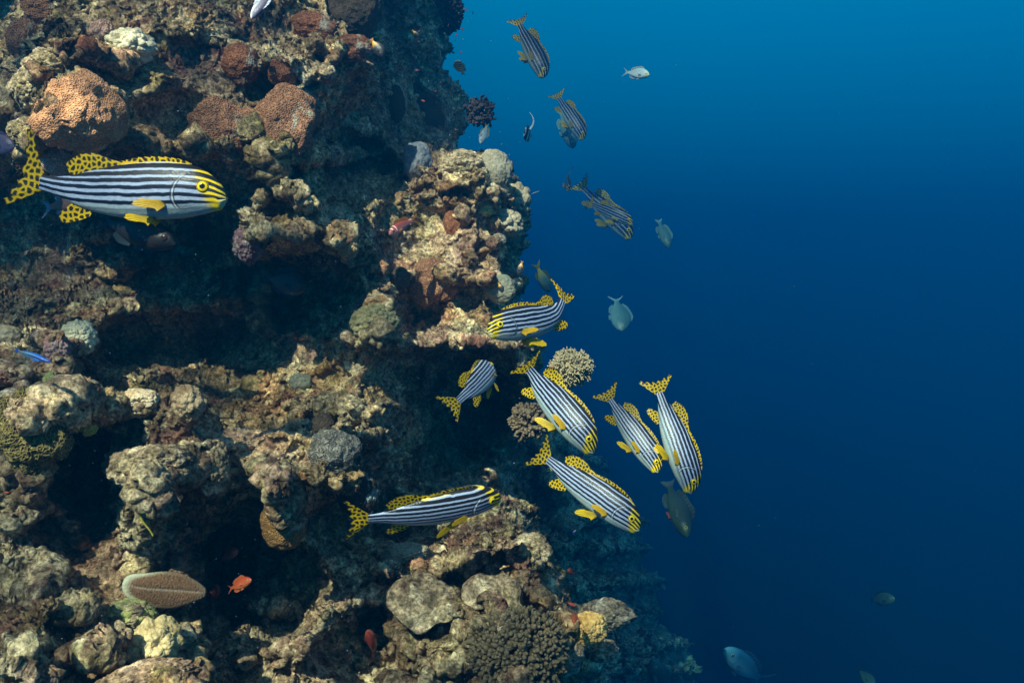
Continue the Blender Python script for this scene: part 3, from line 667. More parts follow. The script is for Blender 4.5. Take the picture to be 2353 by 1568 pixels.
knobs('knob_coral', 'small pale peach coral ball beside the cream knobby head', 'coral', 236, 78, 22, 24, M_PINK, 50, .5, 32)
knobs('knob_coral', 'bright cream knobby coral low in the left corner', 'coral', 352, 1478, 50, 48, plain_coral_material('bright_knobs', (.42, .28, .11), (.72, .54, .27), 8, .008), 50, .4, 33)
knobs('knob_coral', 'golden knobby coral lit by a sun patch near the rocky tip', 'coral', 1352, 1440, 44, 38, M_GOLD, 50, .2, 34, d=2.62)
knobs('plate_coral', 'bright yellow and white little coral plate on the right column', 'coral', 1118, 478, 26, 17, M_YELLOW, 50, .3, 35, sink=.1)
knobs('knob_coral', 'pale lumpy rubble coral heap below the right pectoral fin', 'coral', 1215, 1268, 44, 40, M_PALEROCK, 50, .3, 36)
knobs('encrusting_sponge', 'yellow green sponge crust below the mushroom coral', 'sponge', 300, 1418, 54, 42, M_YGREEN, 50, .25, 37, sink=.55)
knobs('coral_rock', 'pinkish crusted coral rock on the left ledge', 'coral rock', 132, 800, 28, 34, M_PINKCRUST, 50, .22, 38, sink=.5)
knobs('coral_rock', 'maroon and white crusted rock knob beside the cave mouth', 'coral rock', 570, 560, 34, 46, plain_coral_material('maroon_crust', (.12, .03, .05), (.42, .33, .30), 16, .012), 50, .2, 39, sink=.5)
knobs('coral_rock', 'yellow crusted rock nub in the middle of the dark wall', 'coral rock', 800, 565, 26, 30, plain_coral_material('ochre_crust', (.24, .13, .06), (.66, .48, .24), 16, .012), 50, .22, 40, sink=.4)
knobs('coral_rock', 'sunlit tan rock knob with orange growth on the left ledge', 'coral rock', 180, 775, 36, 38, M_CREAM, 50, .26, 41, sink=.45)
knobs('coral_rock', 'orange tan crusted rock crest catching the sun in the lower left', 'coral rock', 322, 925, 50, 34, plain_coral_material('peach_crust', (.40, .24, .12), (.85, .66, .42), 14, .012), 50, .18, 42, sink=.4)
knobs('coral_rock', 'rounded brown rock knob right of the sunlit crest', 'coral rock', 432, 925, 34, 38, plain_coral_material('brown_knob', (.22, .12, .06), (.52, .38, .22), 14, .012), 50, .3, 43, sink=.35)

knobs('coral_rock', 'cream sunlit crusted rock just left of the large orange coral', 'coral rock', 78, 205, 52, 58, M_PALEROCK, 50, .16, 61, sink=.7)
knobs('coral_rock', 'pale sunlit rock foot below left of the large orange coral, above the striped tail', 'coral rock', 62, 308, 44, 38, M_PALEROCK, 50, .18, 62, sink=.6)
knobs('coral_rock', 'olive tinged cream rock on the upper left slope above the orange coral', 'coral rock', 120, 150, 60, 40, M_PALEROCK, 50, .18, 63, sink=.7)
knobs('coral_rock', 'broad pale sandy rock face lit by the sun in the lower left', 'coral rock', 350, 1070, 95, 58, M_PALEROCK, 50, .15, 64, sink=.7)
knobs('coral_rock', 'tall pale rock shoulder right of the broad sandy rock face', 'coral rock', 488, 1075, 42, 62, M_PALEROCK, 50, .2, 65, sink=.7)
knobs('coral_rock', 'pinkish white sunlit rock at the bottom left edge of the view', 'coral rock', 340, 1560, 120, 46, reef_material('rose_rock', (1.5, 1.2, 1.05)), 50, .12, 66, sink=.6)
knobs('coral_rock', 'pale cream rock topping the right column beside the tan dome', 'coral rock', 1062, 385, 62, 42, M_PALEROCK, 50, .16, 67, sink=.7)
knobs('sponge', 'little red sponge patch on the upper wall ridge', 'sponge', 752, 180, 13, 13, plain_coral_material('red_sponge', (.45, .08, .05), (.62, .18, .12), 12), 50, .3, 68)
dome('boulder_coral', 'slate grey dome coral in the shade left of the right column top', 'coral', 958, 372, 34, 46, plain_coral_material('slate_coral', (.13, .14, .16), (.24, .25, .27), 8), 71, .07, 1.2, .2)
dome('boulder_coral', 'pale teal grey coral knob in the dark middle of the wall', 'coral', 690, 880, 27, 24, M_GREEN, 72, .08, 1.2, .2)
knobs('sea_squirt', 'round green sea squirt on the left ledge under the blue wrasse', 'sea squirt', 120, 872, 15, 15, plain_coral_material('squirt_green', (.16, .20, .08), (.32, .36, .14), 8), 50, .5, 73, sink=.1)
knobs('sea_squirt', 'yellow green sea squirt by the ledge right of the blue wrasse', 'sea squirt', 204, 982, 14, 14, plain_coral_material('squirt_yellow', (.30, .30, .06), (.46, .44, .10), 8), 50, .5, 74, sink=.1)
knobs('knob_coral', 'olive knobbly coral lump on the shelf in mid wall', 'coral', 862, 740, 54, 44, plain_coral_material('olive_knobs', (.14, .13, .06), (.34, .28, .14), 10, .01), 50, .2, 75, sink=.5)
knobs('knob_coral', 'cushion of small tan nodules on the pale rubble under the striped fish', 'coral', 935, 1275, 60, 34, M_TAN, 50, .12, 76, sink=.6)

# the mushroom coral
def mushroom(vx, vy, rx, ry, rot):
    dd = surf(vx, vy, 20) - .12; c = P(vx, vy, dd); f, r, u = look_frame(c)
    wx = rx * PX * dd; wy = ry * PX * dd; wz = .42 * wy
    n0, n1 = 150, 260
    rr = np.linspace(0, 1, n0)[:, None]; ph = np.linspace(0, 2 * math.pi, n1, endpoint=False)[None, :]
    X = rr * np.cos(ph); Y = rr * np.sin(ph)
    Xs = np.sign(X) * np.abs(X) ** .85; Ys = (np.sign(Y) * np.abs(Y) ** .92) * (1 - .14 * X + .10 * np.sin(4.3 * X + 1)) + .16 * X ** 2 + .07 * np.sin(3 * X + .4)
    Z = np.sqrt(np.clip(1 - rr ** 2.6, 0, 1)) + 0 * ph
    Z = Z - .22 * np.exp(-(Y / .09) ** 2) * sm(1 - np.abs(X), .05, .4)
    Z += .022 * np.sin(X * 95 + 3 * noise(np.stack([X * 6, Y * 6, 0 * X], -1).reshape(-1, 3), 3).reshape(X.shape)) * sm(rr, 0.02, .2)
    ca, sa = math.cos(rot), math.sin(rot)
    A = Xs * wx; B = Ys * wy
    L = (A * ca - B * sa)[..., None] * r + (A * sa + B * ca)[..., None] * u + (Z * wz - .35 * wz)[..., None] * f
    skirt = L[-1:] * .8 - f * wz * 1.2
    L = np.concatenate([L, skirt], 0)
    rim = sm(rr + 0 * ph, .72, .97) * (.15 + .85 * sm(-X, -.1, .7)); groove = np.exp(-(Y / .06) ** 2) * sm(1 - np.abs(X), .02, .3)
    fz = noise(np.stack([X * 40, Y * 40, 0 * X], -1).reshape(-1, 3), 8).reshape(X.shape)
    col = np.array((.17, .085, .04)) * (1 + .5 * fz[..., None]) * (1 - rim[..., None]) + np.array((.58, .55, .38)) * rim[..., None]
    col = col * (1 - .45 * groove[..., None]) + np.array((.45, .36, .27)) * .45 * groove[..., None]
    sept = .5 + .5 * np.sin(ph * 90 + 0 * rr); col *= (.8 + .35 * sept[..., None])
    col = np.concatenate([col, col[-1:]], 0)
    m = fish_material('mushroom_coral_skin', .8); nt = m.node_tree
    nt.links.new(add_bump(nt, tex_noise(nt, coords(nt), 160, 3, .7), .006, 1), nt.nodes['Principled BSDF'].inputs['Normal'])
    me = mesh_from('mushroom_coral', L.reshape(-1, 3), grid_faces(n0 + 1, n1, True)[:, ::-1], [m], colors=col.reshape(-1, 3))
    o = link('mushroom_coral', me, None, 'long oval mushroom coral with a pale centre groove and cream rim', 'coral'); o.location = tuple(c)
mushroom(378, 1355, 92, 38, -.27)

# broken slabs and the rocky tip
def slab(name, label, pts, dd, thick, seed, tilt=(0, 0), mat=None):
    pts = np.array(pts, float); c0 = pts.mean(0); n1 = 160; n0 = 60
    a = np.arctan2(pts[:, 1] - c0[1], pts[:, 0] - c0[0]); o_ = np.argsort(a); a = a[o_]; rad = np.hypot(*(pts[o_] - c0).T)
    ph = np.linspace(-math.pi, math.pi, n1, endpoint=False)
    R = np.interp(ph, np.r_[a - 2 * math.pi, a, a + 2 * math.pi], np.tile(rad, 3))
    c = P(c0[0], c0[1], dd); f, r, u = look_frame(c)
    rr = np.concatenate([np.linspace(0, 1, n0), np.linspace(1, .9, 12)])[:, None]
    zz = np.concatenate([np.zeros(n0), np.linspace(0, -1, 12)])[:, None] * thick - .1 * thick * (rr ** 4)
    X = rr * (R * np.cos(ph))[None]; Y = -rr * (R * np.sin(ph))[None]
    X = X * PX * dd; Y = Y * PX * dd; Z = zz + X * tilt[0] + Y * tilt[1]
    L = X[..., None] * r + Y[..., None] * u + Z[..., None] * f
    q = L.reshape(-1, 3)
    n = -grid_normals(L); n = n * np.sign((n @ f).mean())
    h = .018 * fbm(q * 14 + seed, seed, 3) + .012 * (.5 - worley(q * 26 + seed, seed)[:, 0])
    L = L + n * h.reshape(L.shape[:2])[..., None]
    o = link(name, mesh_from(name, L.reshape(-1, 3), grid_faces(L.shape[0], n1, True), [mat or M_PALEROCK]), None, label, 'coral rock'); o.location = tuple(c)
slab('coral_slab', 'pale cracked triangular slab of dead coral leaning on the rubble', [(920, 1330), (1000, 1330), (1055, 1395), (1060, 1410), (1000, 1430), (900, 1400), (890, 1380)], surf(975, 1380, 25) - .06, .12, 3, (.2, -.5))
slab('coral_slab', 'pale square slab of dead coral above the dark finger coral', [(1065, 1355), (1140, 1320), (1190, 1345), (1200, 1390), (1110, 1395), (1070, 1385)], surf(1130, 1360, 25) - .05, .14, 5, (-.2, -.4))
knobs('coral_rock', 'knobbly grey rock tip reaching out beside the golden coral', 'coral rock', 1392, 1412, 62, 34, M_REEF, 50, .25, 51, d=2.9, sink=.2)
knobs('coral_rock', 'small crusted rock ledge under the golden coral', 'coral rock', 1378, 1492, 40, 26, M_REEF, 50, .25, 52, d=2.85, sink=.3)
knobs('coral_rock', 'pale lumpy rock between the dark finger coral and the golden coral', 'coral rock', 1300, 1500, 40, 44, M_REEF, 50, .25, 53, d=2.62, sink=.5)

def tube(pts, rad, nr=8):
    pts = np.array(pts); n = len(pts); V = []
    tg = np.gradient(pts, axis=0); tg /= np.linalg.norm(tg, axis=1, keepdims=True)
    a = np.cross(tg, (0.1, 1, .05)); a /= np.linalg.norm(a, axis=1, keepdims=True); b = np.cross(tg, a)
    ang = np.linspace(0, 2 * math.pi, nr, endpoint=False); rad = np.broadcast_to(rad, n)
    V = pts[:, None] + rad[:, None, None] * (np.cos(ang)[None, :, None] * a[:, None] + np.sin(ang)[None, :, None] * b[:, None])
    return V.reshape(-1, 3), grid_faces(n, nr, True)
s_ = np.linspace(0, 1, 30); dw = surf(330, 1190, 20) - .09
V, F = tube(P(320 + 30 * s_ ** 2 + 3 * np.sin(s_ * 9), 1150 + 80 * s_, dw + 0 * s_), .004 * (1 - .5 * s_))
link('wire_coral', mesh_from('wire_coral', V, F, [M_WHIP]), None, 'thin yellow wire coral hanging over the pale lower left rock', 'coral')

# ------------------------------------------------------------------ fish
def curve_interp(tab, s):
    x = np.array([a for a, _ in tab]); y = np.array([b for _, b in tab])
    m = np.gradient(y, x)
    k = np.clip(np.searchsorted(x, s) - 1, 0, len(x) - 2); h = x[k + 1] - x[k]; t = (s - x[k]) / h
    return ((2 * t**3 - 3 * t**2 + 1) * y[k] + (t**3 - 2 * t**2 + t) * h * m[k] + (-2 * t**3 + 3 * t**2) * y[k + 1] + (t**3 - t**2) * h * m[k + 1])

def cells2(u, v, seed=0):
    p = np.stack([u, v, np.full_like(u, .5)], -1).reshape(-1, 3)
    i = np.floor(p).astype(int); F1 = np.full(len(p), 9.0); F2 = F1.copy()
    for dx in (-1, 0, 1):
        for dy in (-1, 0, 1):
            a = (i[:, 0] + dx + 1000).astype(np.uint32); b = (i[:, 1] + dy + 1000).astype(np.uint32)
            n = _h(a, b, a * 0, seed)
            jx = .5 + .62 * ((n & np.uint32(1023)).astype(float) / 1023 - .5) + .5 * ((i[:, 1] + dy) % 2) * 0; jy = .5 + .62 * (((n >> np.uint32(10)) & np.uint32(1023)).astype(float) / 1023 - .5)
            d = np.hypot(i[:, 0] + dx + jx - p[:, 0], i[:, 1] + dy + jy - p[:, 1])
            m = d < F1; F2 = np.where(m, F1, np.minimum(F2, d)); F1 = np.where(m, d, F1)
    return F1.reshape(u.shape), F2.reshape(u.shape)

YEL = np.array((.88, .60, .0)); BLK = np.array((.012, .010, .012)); WHT = np.array((.34, .40, .55)); NAVY = np.array((.006, .008, .018))
def lerp(a, b, t):
    t = np.asarray(t)[..., None]; return a * (1 - t) + b * t

class Shape: pass
def spots(scale, seed, base=YEL, dark=BLK, thr=.24, sx=1.0):
    def fn(x, z, u, v):
        F1, F2 = cells2(x * scale * sx + .3 * np.sin(z * scale * 1.1), z * scale, seed)
        k = sm(F2 - F1, thr - .07, thr + .07)
        c = lerp(base, dark, k * .97)
        edge = sm(v, .93, .97)
        return lerp(c, dark, edge)
    return fn
def solid(col, base_dark=0.0, streak=0.0, dark=BLK, tipcol=None):
    col = np.array(col)
    def fn(x, z, u, v):
        rays = .5 + .5 * np.sin(u * 2 * math.pi * 9)
        c = col * (.62 + .5 * rays[..., None]) * (.8 + .3 * v[..., None])
        if streak: c = lerp(c, dark, streak * sm(rays, .75, .95) * sm(1 - v, .15, .8))
        if base_dark: c = lerp(c, dark, base_dark * (1 - sm(v, .03, .16)))
        if tipcol is not None: c = lerp(c, np.array(tipcol), sm(v, .6, .9))
        return c
    return fn

def sweetlips_skin(s, h, zs, top, bot, side, ph, seed):
    """black and white bands along the body, yellow on the face"""
    H = top - bot
    hh = (zs - (-.14)) / .305                       # height on the tallest section
    prop = (zs - bot) / np.maximum(H, 1e-4)
    k = sm(1 - s, .0, .16)
    head = sm(s, .80, .98)
    pos = (.42 * hh + .58 * (.5 + (prop - .5) * np.minimum(1, (H / .30) ** .55))) 
    pos = pos + .011 * noise(np.stack([s * 9 + seed * 3, pos * 5, 0 * pos], -1), 4).reshape(s.shape) + .006 * noise(np.stack([s * 38 + seed * 3, pos * 14, 0 * pos], -1), 5).reshape(s.shape) + .006 * math.sin(seed * 2.3) - .05 * sm(s, .75, 1.0) * (1 - prop) 
    NB_ = (8.4 if seed < 9 else 5.9) + .35 * math.sin(seed * 5.1)
    fr = pos * NB_ + .12 + .10 * math.sin(seed * 1.7)
    tri = np.abs((fr - np.floor(fr)) - .5) * 2      # 0 in the middle of a band
    width = (.50 if seed < 9 else .64) + .04 * math.sin(seed * 3.7) + .24 * sm(pos, .25, .95)
    dark = 1 - sm(tri, width - .11, width + .11)
    belly = 1 - sm(pos, .10, .28)
    light = lerp(WHT, np.array((.34, .42, .42)), sm(.42 - pos, .0, .3))
    light = lerp(light, YEL, sm(s + .10 * (prop - .5), .865, .918))
    light = lerp(light, YEL, .8 * sm(prop, .965, .99) * sm(s, .25, .4))
    lowface = sm(s, .91, .97) * (1 - sm(prop, .22, .5))
    darkc = lerp(NAVY, BLK, sm(pos, .5, .9))
    d = dark * (1 - .80 * belly) * (1 - .55 * lowface)
    c = lerp(light, darkc, d)
    c = lerp(c, np.array((.30, .36, .32)), (1 - sm(pos, .06, .16)) * (1 - sm(s, .84, .90)))
    c = lerp(c, np.array((.58, .52, .30)), sm(s, .965, .985) * (1 - sm(prop, .45, .62)))    # lips
    m = np.abs(prop - .40 - .6 * (s - .97)); c = lerp(c, BLK, (1 - sm(m, .02, .05)) * sm(s, .958, .968))
    # edge of the gill cover and of the cheek
    g = np.abs((s - .755) - .9 * (h - .42) ** 2 * .9); on = sm(prop, .12, .2) * (1 - sm(prop, .70, .8))
    c = lerp(c, np.array((.62, .66, .68)), (1 - sm(g, .002, .005)) * on * .35)
    c = lerp(c, BLK, (1 - sm(np.abs(g - .010), .002, .005)) * on * .8)
    return c
def flat_skin(back, belly, face=None, tail=None, net=None, band=None):
    back = np.array(back); belly = np.array(belly)
    def fn(s, h, zs, top, bot, side, ph, seed):
        prop = (zs - bot) / np.maximum(top - bot, 1e-4)
        c = lerp(belly, back, sm(prop, .2, .8))
        if face is not None: c = lerp(c, np.array(face), sm(s, .78, .92))
        if tail is not None: c = lerp(c, np.array(tail), 1 - sm(s, .08, .4))
        if net is not None:
            sc, cc = net
            a = s * sc; b = prop * sc * .42
            F = np.abs(np.sin(math.pi * (a + b))) * np.abs(np.sin(math.pi * (a - b)))
            c = lerp(np.array(cc), c, sm(F, .12, .4))
        if band is not None:
            for (s0, w, slope, cc) in band:
                q = np.abs(s + slope * (prop - .5) - s0); c = lerp(np.array(cc), c, sm(q, w * .7, w))
        return c
    return fn

def sl_shape():
    k = Shape()
    k.top = [(0, 0.0419), (.08, 0.0473), (.16, 0.0655), (.26, 0.0955), (.40, 0.1301), (.55, 0.1502), (.70, 0.1547), (.80, 0.1438), (.88, 0.1165), (.94, 0.0746), (.98, 0.0291), (1.0, -0.02)]
    k.bot = [(0, -0.0364), (.08, -0.0437), (.16, -0.0655), (.26, -0.0937), (.40, -0.1183), (.55, -0.1301), (.70, -0.1274), (.80, -0.1165), (.88, -0.1001), (.94, -0.0837), (.98, -0.0655), (1.0, -0.0237)]
    k.wid = [(0, 0.0118), (.10, 0.02), (.25, 0.041), (.45, 0.0655), (.62, 0.0774), (.76, 0.0774), (.86, 0.0655), (.93, 0.0473), (.98, 0.0255), (1.0, 0.0036)]
    k.eye = (.900, .028, .030); k.skin = sweetlips_skin
    k.iris = YEL * 1.05; k.tail = dict(tip_x=.175, mid_x=.12, up=.20, dn=.175, col=spots(29, 3, thr=.32), pw=1.5)
    k.dorsal = dict(s0=.16, s1=.82, lean=.55, h=[(0, .050), (.10, .078), (.25, .070), (.38, .022), (.6, .022), (.85, .018), (1, .004)], col=spots(34, 5, thr=.32), saw=.22)
    k.anal = dict(s0=.19, s1=.30, lean=1.0, h=[(0, .055), (.3, .085), (.7, .06), (1, .02)], col=spots(34, 9, thr=.32))
    k.pelvic = dict(s=.64, y=.028, len=.20, fan=.33, dirv=(-.68, .25, -.66), col=solid(YEL * 1.05, .95, .85))
    k.pect = dict(s=.715, z=-.055, len=.15, fan=.30, dirv=(-.86, .42, -.30), col=solid((.80, .50, .01), .9))
    return k
def fish_shape(deep=1.0, wide=1.0, skin=None, iris=(.6, .5, .2), fin=(.3, .3, .3), tailc=None, tail=None, eye=(.88, .02, .03), dh=.07, blunt=0, pectc=None, pelc=None):
    k = Shape()
    k.top = [(0, .045), (.1, .055 * deep), (.25, .105 * deep), (.45, .155 * deep), (.62, .165 * deep), (.76, .145 * deep), (.88, .10 * deep), (.95, .055 * deep), (1.0, -.005)]
    k.bot = [(0, -.04), (.1, -.052 * deep), (.25, -.10 * deep), (.45, -.14 * deep), (.62, -.145 * deep), (.76, -.13 * deep), (.88, -.095 * deep), (.95, -.06 * deep), (1.0, -.012)]
    k.wid = [(0, .012 * wide), (.15, .03 * wide), (.4, .07 * wide), (.65, .085 * wide), (.82, .075 * wide), (.93, .045 * wide), (1, .004)]
    k.skin = skin; k.iris = np.array(iris); k.eye = eye
    tl = dict(tip_x=.22, mid_x=.10, up=.16, dn=.16, pw=1.3); tl.update(tail or {}); tl['col'] = solid(tailc if tailc is not None else fin); k.tail = tl
    k.dorsal = dict(s0=.14, s1=.74, lean=.5, h=[(0, dh * .7), (.15, dh), (.5, dh * .8), (.85, dh * .8), (1, .005)], col=solid(fin), saw=0)
    k.anal = dict(s0=.14, s1=.40, lean=.7, h=[(0, dh * .6), (.3, dh), (1, dh * .5)], col=solid(fin))
    k.pelvic = dict(s=.60, y=.02, len=.12, fan=.35, dirv=(-.75, .2, -.6), col=solid(pelc if pelc is not None else fin))
    k.pect = dict(s=.70, z=-.03, len=.14, fan=.38, dirv=(-.85, .45, -.2), col=solid(pectc if pectc is not None else fin))
    return k

def make_fish(name, label, cat, K, head, tail, dh, dt, up, bend=0.0, group=None, seed=0, res=1.0, parts=True, pect_dir=None, vbend=0.0):
    # the spine, bent sideways (and a little up or down), as a function of x (0 tail base, 1 snout)
    xs = np.linspace(-.35, 1.0, 541); dx = xs[1] - xs[0]
    ang = bend * (np.clip(.80 - xs, 0, 2) ** 1.4) * 1.1
    av = vbend * (np.clip(.55 - xs, 0, 2) ** 1.5)
    cx = np.cumsum(np.cos(ang) * np.cos(av)) * dx; cyv = -np.cumsum(np.sin(ang)) * dx; cz = -np.cumsum(np.sin(av)) * dx
    i0 = np.argmin(np.abs(xs)); 
    hx, hy, hz_ = cx[-1], cyv[-1], cz[-1]; tx, ty, tz = cx[i0], cyv[i0], cz[i0]
    ch = np.array((hx - tx, hy - ty, hz_ - tz)); clen = np.linalg.norm(ch)
    Hp = P(*head, dh); Tp = P(*tail, dt); SL = np.linalg.norm(Hp - Tp) / clen
    mid = np.array(((hx + tx) / 2, (hy + ty) / 2, (hz_ + tz) / 2))
    ex = (Hp - Tp) / np.linalg.norm(Hp - Tp)
    uph = up[0] * RIGHT + up[1] * UP - up[2] * FWD
    ez = uph - ex * (uph @ ex); ez /= np.linalg.norm(ez); ey = np.cross(ez, ex)
    # local frame whose x runs along the chord
    cxx = ch / clen; cz0 = np.array((0, 0, 1.0)); czz = cz0 - cxx * (cz0 @ cxx); czz /= np.linalg.norm(czz); cyy = np.cross(czz, cxx)
    Bm = np.stack([cxx, cyy, czz], 0)
    def bendmap(p):
        x = p[..., 0]; c = np.stack([np.interp(x, xs, cx), np.interp(x, xs, cyv), np.interp(x, xs, cz)], -1)
        a = np.interp(x, xs, ang); b = np.interp(x, xs, av)
        N = np.stack([np.sin(a), np.cos(a), 0 * a], -1)
        Z = np.stack([np.sin(b), 0 * b, np.cos(b)], -1)
        q = c + p[..., 1:2] * N + p[..., 2:3] * Z - mid
        return (q @ Bm.T) * SL
    root = bpy.data.objects.new(name, None); C.objects.link(root); root.empty_display_size = .05
    R = Matrix(((ex[0], ey[0], ez[0], 0), (ex[1], ey[1], ez[1], 0), (ex[2], ey[2], ez[2], 0), (0, 0, 0, 1)))
    ctr = (Hp + Tp) / 2
    root.matrix_world = Matrix.Translation(Vector(ctr)) @ R
    root['label'] = label; root['category'] = cat
    if group: root['group'] = group
    # body
    ns, nr = int(230 * res), 2 * int(110 * res)
    tt = np.linspace(0, 1, ns); s = 1 - (1 - tt) ** 1.35
    top = curve_interp(K.top, s); bot = curve_interp(K.bot, s); wid = np.maximum(curve_interp(K.wid, s), .002)
    top = np.maximum(top, bot + .004)
    ph = np.linspace(0, 2 * math.pi, nr, endpoint=False)
    cph, sph = np.cos(ph)[None], np.sin(ph)[None]
    zc = ((top + bot) / 2)[:, None]; hh = ((top - bot) / 2)[:, None]
    Z = zc + hh * cph
    Y = wid[:, None] * np.sign(sph) * np.abs(sph) ** (.92)
    X = s[:, None] + 0 * Z
    # the mouth: the snout parted by a shallow cut, lips a little proud
    prop = (Z - bot[:, None]) / np.maximum(top - bot, 1e-4)[:, None]
    lip = sm(X, .955, .985) * (np.exp(-((prop - .52) / .10) ** 2) + np.exp(-((prop - .28) / .10) ** 2)) - 1.5 * sm(X, .95, .975) * np.exp(-((prop - .40) / .045) ** 2)
    Y = Y * (1 + .10 * lip); X = X + .006 * lip * sm(X, .96, 1)
    # gill cover step
    hpar = np.arccos(np.clip(cph, -1, 1)) / math.pi
    hpar = 1 - hpar + 0 * Z
    g = (X - .755) - .81 * (hpar - .42) ** 2
    Y = Y * (1 + .045 * (1 - sm(g, -.035, .0)) * 0 + .09 * sm(g, .0, .008) * (1 - sm(X, .80, .93)) * sm(prop, .1, .25) * (1 - sm(prop, .7, .85)))
    col = K.skin(X, hpar, Z, top[:, None], bot[:, None], np.sign(sph), ph[None], seed)
    V = bendmap(np.stack([X, Y, Z], -1)).reshape(-1, 3)
    F = grid_faces(ns, nr, True)[:, ::-1]
    link('body', mesh_from('body', V, F, [M_SKIN], colors=col.reshape(-1, 3)), root)
    # fins
    def fin(nm, base_, outer, colf, th=.004, nu=int(70 * res) + 12, nv=int(34 * res) + 6, saw=0):
        u = np.linspace(0, 1, nu)[:, None]; v = np.linspace(0, 1, nv)[None, :]
        B = base_(u[:, 0]); O = outer(u[:, 0])
        O = O + (O - B) * (.035 * np.sin(u[:, 0] * 88) * np.sin(u[:, 0] * 31 + seed) - .02)[:, None]
        if saw:
            O = B + (O - B) * (1 - saw * (np.abs(((u[:, 0] * 19) % 1)) * sm(u[:, 0], .35, .45)))[:, None]
        Pm = B[:, None] * (1 - v[..., None]) + O[:, None] * v[..., None]
        d1 = np.gradient(Pm, axis=0); d2 = np.gradient(Pm, axis=1); n = np.cross(d1, d2); n /= np.linalg.norm(n, axis=-1, keepdims=True) + 1e-9
        t_ = th * (1 - .9 * v) * (.75 + .25 * np.sin(u * 2 * math.pi * 11)) * np.minimum(1, np.minimum(u, 1 - u) * 12 + .05)
        A1 = Pm + n * t_[..., None]; A2 = Pm - n * t_[..., None]
        a_ = Pm[..., 0]; b_ = Pm[..., 2]
        cc = colf(a_, b_, u + 0 * v, v + 0 * u)
        V = np.concatenate([bendmap(A1).reshape(-1, 3), bendmap(A2).reshape(-1, 3)])
        f1 = grid_faces(nu, nv); f2 = grid_faces(nu, nv, False, nu * nv)[:, ::-1]
        e = np.arange(nu - 1) * nv + nv - 1
        rim = np.stack([e, e + nu * nv, e + nv + nu * nv, e + nv], 1)
        link(nm, mesh_from(nm, V, np.concatenate([f1, f2, rim]), [M_FIN], colors=np.concatenate([cc.reshape(-1, 3)] * 2)), root)
    T = K.tail; zt = curve_interp(K.top, np.array([.01]))[0]; zb = curve_interp(K.bot, np.array([.01]))[0]
    def tb(u): return np.stack([.028 + 0 * u - .012 * np.abs(2 * u - 1), 0 * u, zb + (zt - zb) * (.04 + .92 * u)], 1)
    def to(u):
        w = 2 * u - 1
        x = -(T['mid_x'] + (T['tip_x'] - T['mid_x']) * np.abs(w) ** T['pw']) + .012 * np.sin(u * 40)
        return np.stack([x, .018 * np.sin(w * 2.2), np.where(w > 0, T['up'], T['dn']) * w], 1)
    fin('tail_fin', tb, to, T['col'])
    if not parts: return root
    for nm, D, prof, sg in (('dorsal_fin', K.dorsal, K.top, 1), ('anal_fin', K.anal, K.bot, -1)):
        def bs(u, D=D, prof=prof, sg=sg):
            s_ = D['s0'] + (D['s1'] - D['s0']) * u; return np.stack([s_, 0 * u, curve_interp(prof, s_) - sg * .008], 1)
        def ot(u, D=D, prof=prof, sg=sg):
            s_ = D['s0'] + (D['s1'] - D['s0']) * u; h = curve_interp(D['h'], u) + .008
            return np.stack([s_ - D['lean'] * h * (1.15 - .6 * u), .004 * np.sin(u * 5), curve_interp(prof, s_) + sg * h], 1)
        fin(nm, bs, ot, D['col'], nu=int(130 * res) + 14, saw=D.get('saw', 0))
    for sd in (1, -1):
        for nm, D in (('pelvic_fin', K.pelvic), ('pectoral_fin', K.pect)):
            if nm == 'pelvic_fin':
                bp = np.array((D['s'], sd * D['y'], curve_interp(K.bot, np.array([D['s']]))[0] + .012))
                spread = np.array((.45, 0, -.8))
            else:
                zq = D['z']; s1 = np.array([D['s']]); tp = curve_interp(K.top, s1)[0]; bt = curve_interp(K.bot, s1)[0]; w_ = curve_interp(K.wid, s1)[0]
                cc_ = (zq - (tp + bt) / 2) / ((tp - bt) / 2); yy = w_ * math.sqrt(max(0, 1 - cc_ ** 2)) ** .92
                bp = np.array((D['s'], sd * yy * .96, zq)); spread = np.array((.15, .25 * sd, -.95))
            dv = np.array(D['dirv'], float) * np.array((1, sd, 1)); dv /= np.linalg.norm(dv)
            sp = spread - dv * (spread @ dv); sp /= np.linalg.norm(sp)
            Lf = D['len']; fa = D['fan']
            def bs(u, bp=bp, sp=sp): return bp + sp * ((u - .5) * .030)[:, None]
            def ot(u, bp=bp, sp=sp, dv=dv, Lf=Lf, fa=fa):
                a = (u - .5) * 2 * fa; ln = Lf * (.34 + .66 * np.exp(-((u - .22) / .30) ** 2))
                return bp + sp * ((u - .5) * .036)[:, None] + (np.cos(a) * ln)[:, None] * dv + (np.sin(a) * ln * 1.05)[:, None] * sp
            fin(nm, bs, ot, D['col'], th=.003, nu=int(50 * res) + 10)
        # eye: a shallow ball with iris and pupil
        es, ezz, er = K.eye; s1 = np.array([es]); tp = curve_interp(K.top, s1)[0]; bt = curve_interp(K.bot, s1)[0]; w_ = curve_interp(K.wid, s1)[0]
        cc_ = (ezz - (tp + bt) / 2) / ((tp - bt) / 2); yy = w_ * math.sqrt(max(0.05, 1 - cc_ ** 2)) ** .92
        n0, n1 = int(26 * res) + 8, int(36 * res) + 8
        r_ = np.linspace(0, 1, n0)[:, None]; a_ = np.linspace(0, 2 * math.pi, n1, endpoint=False)[None, :]
        th_ = r_ * math.pi * .5
        out = np.array((.28, sd * .9, .10)); out /= np.linalg.norm(out)
        e1 = np.cross(out, (0, 0, 1)); e1 /= np.linalg.norm(e1); e2_ = np.cross(e1, out)
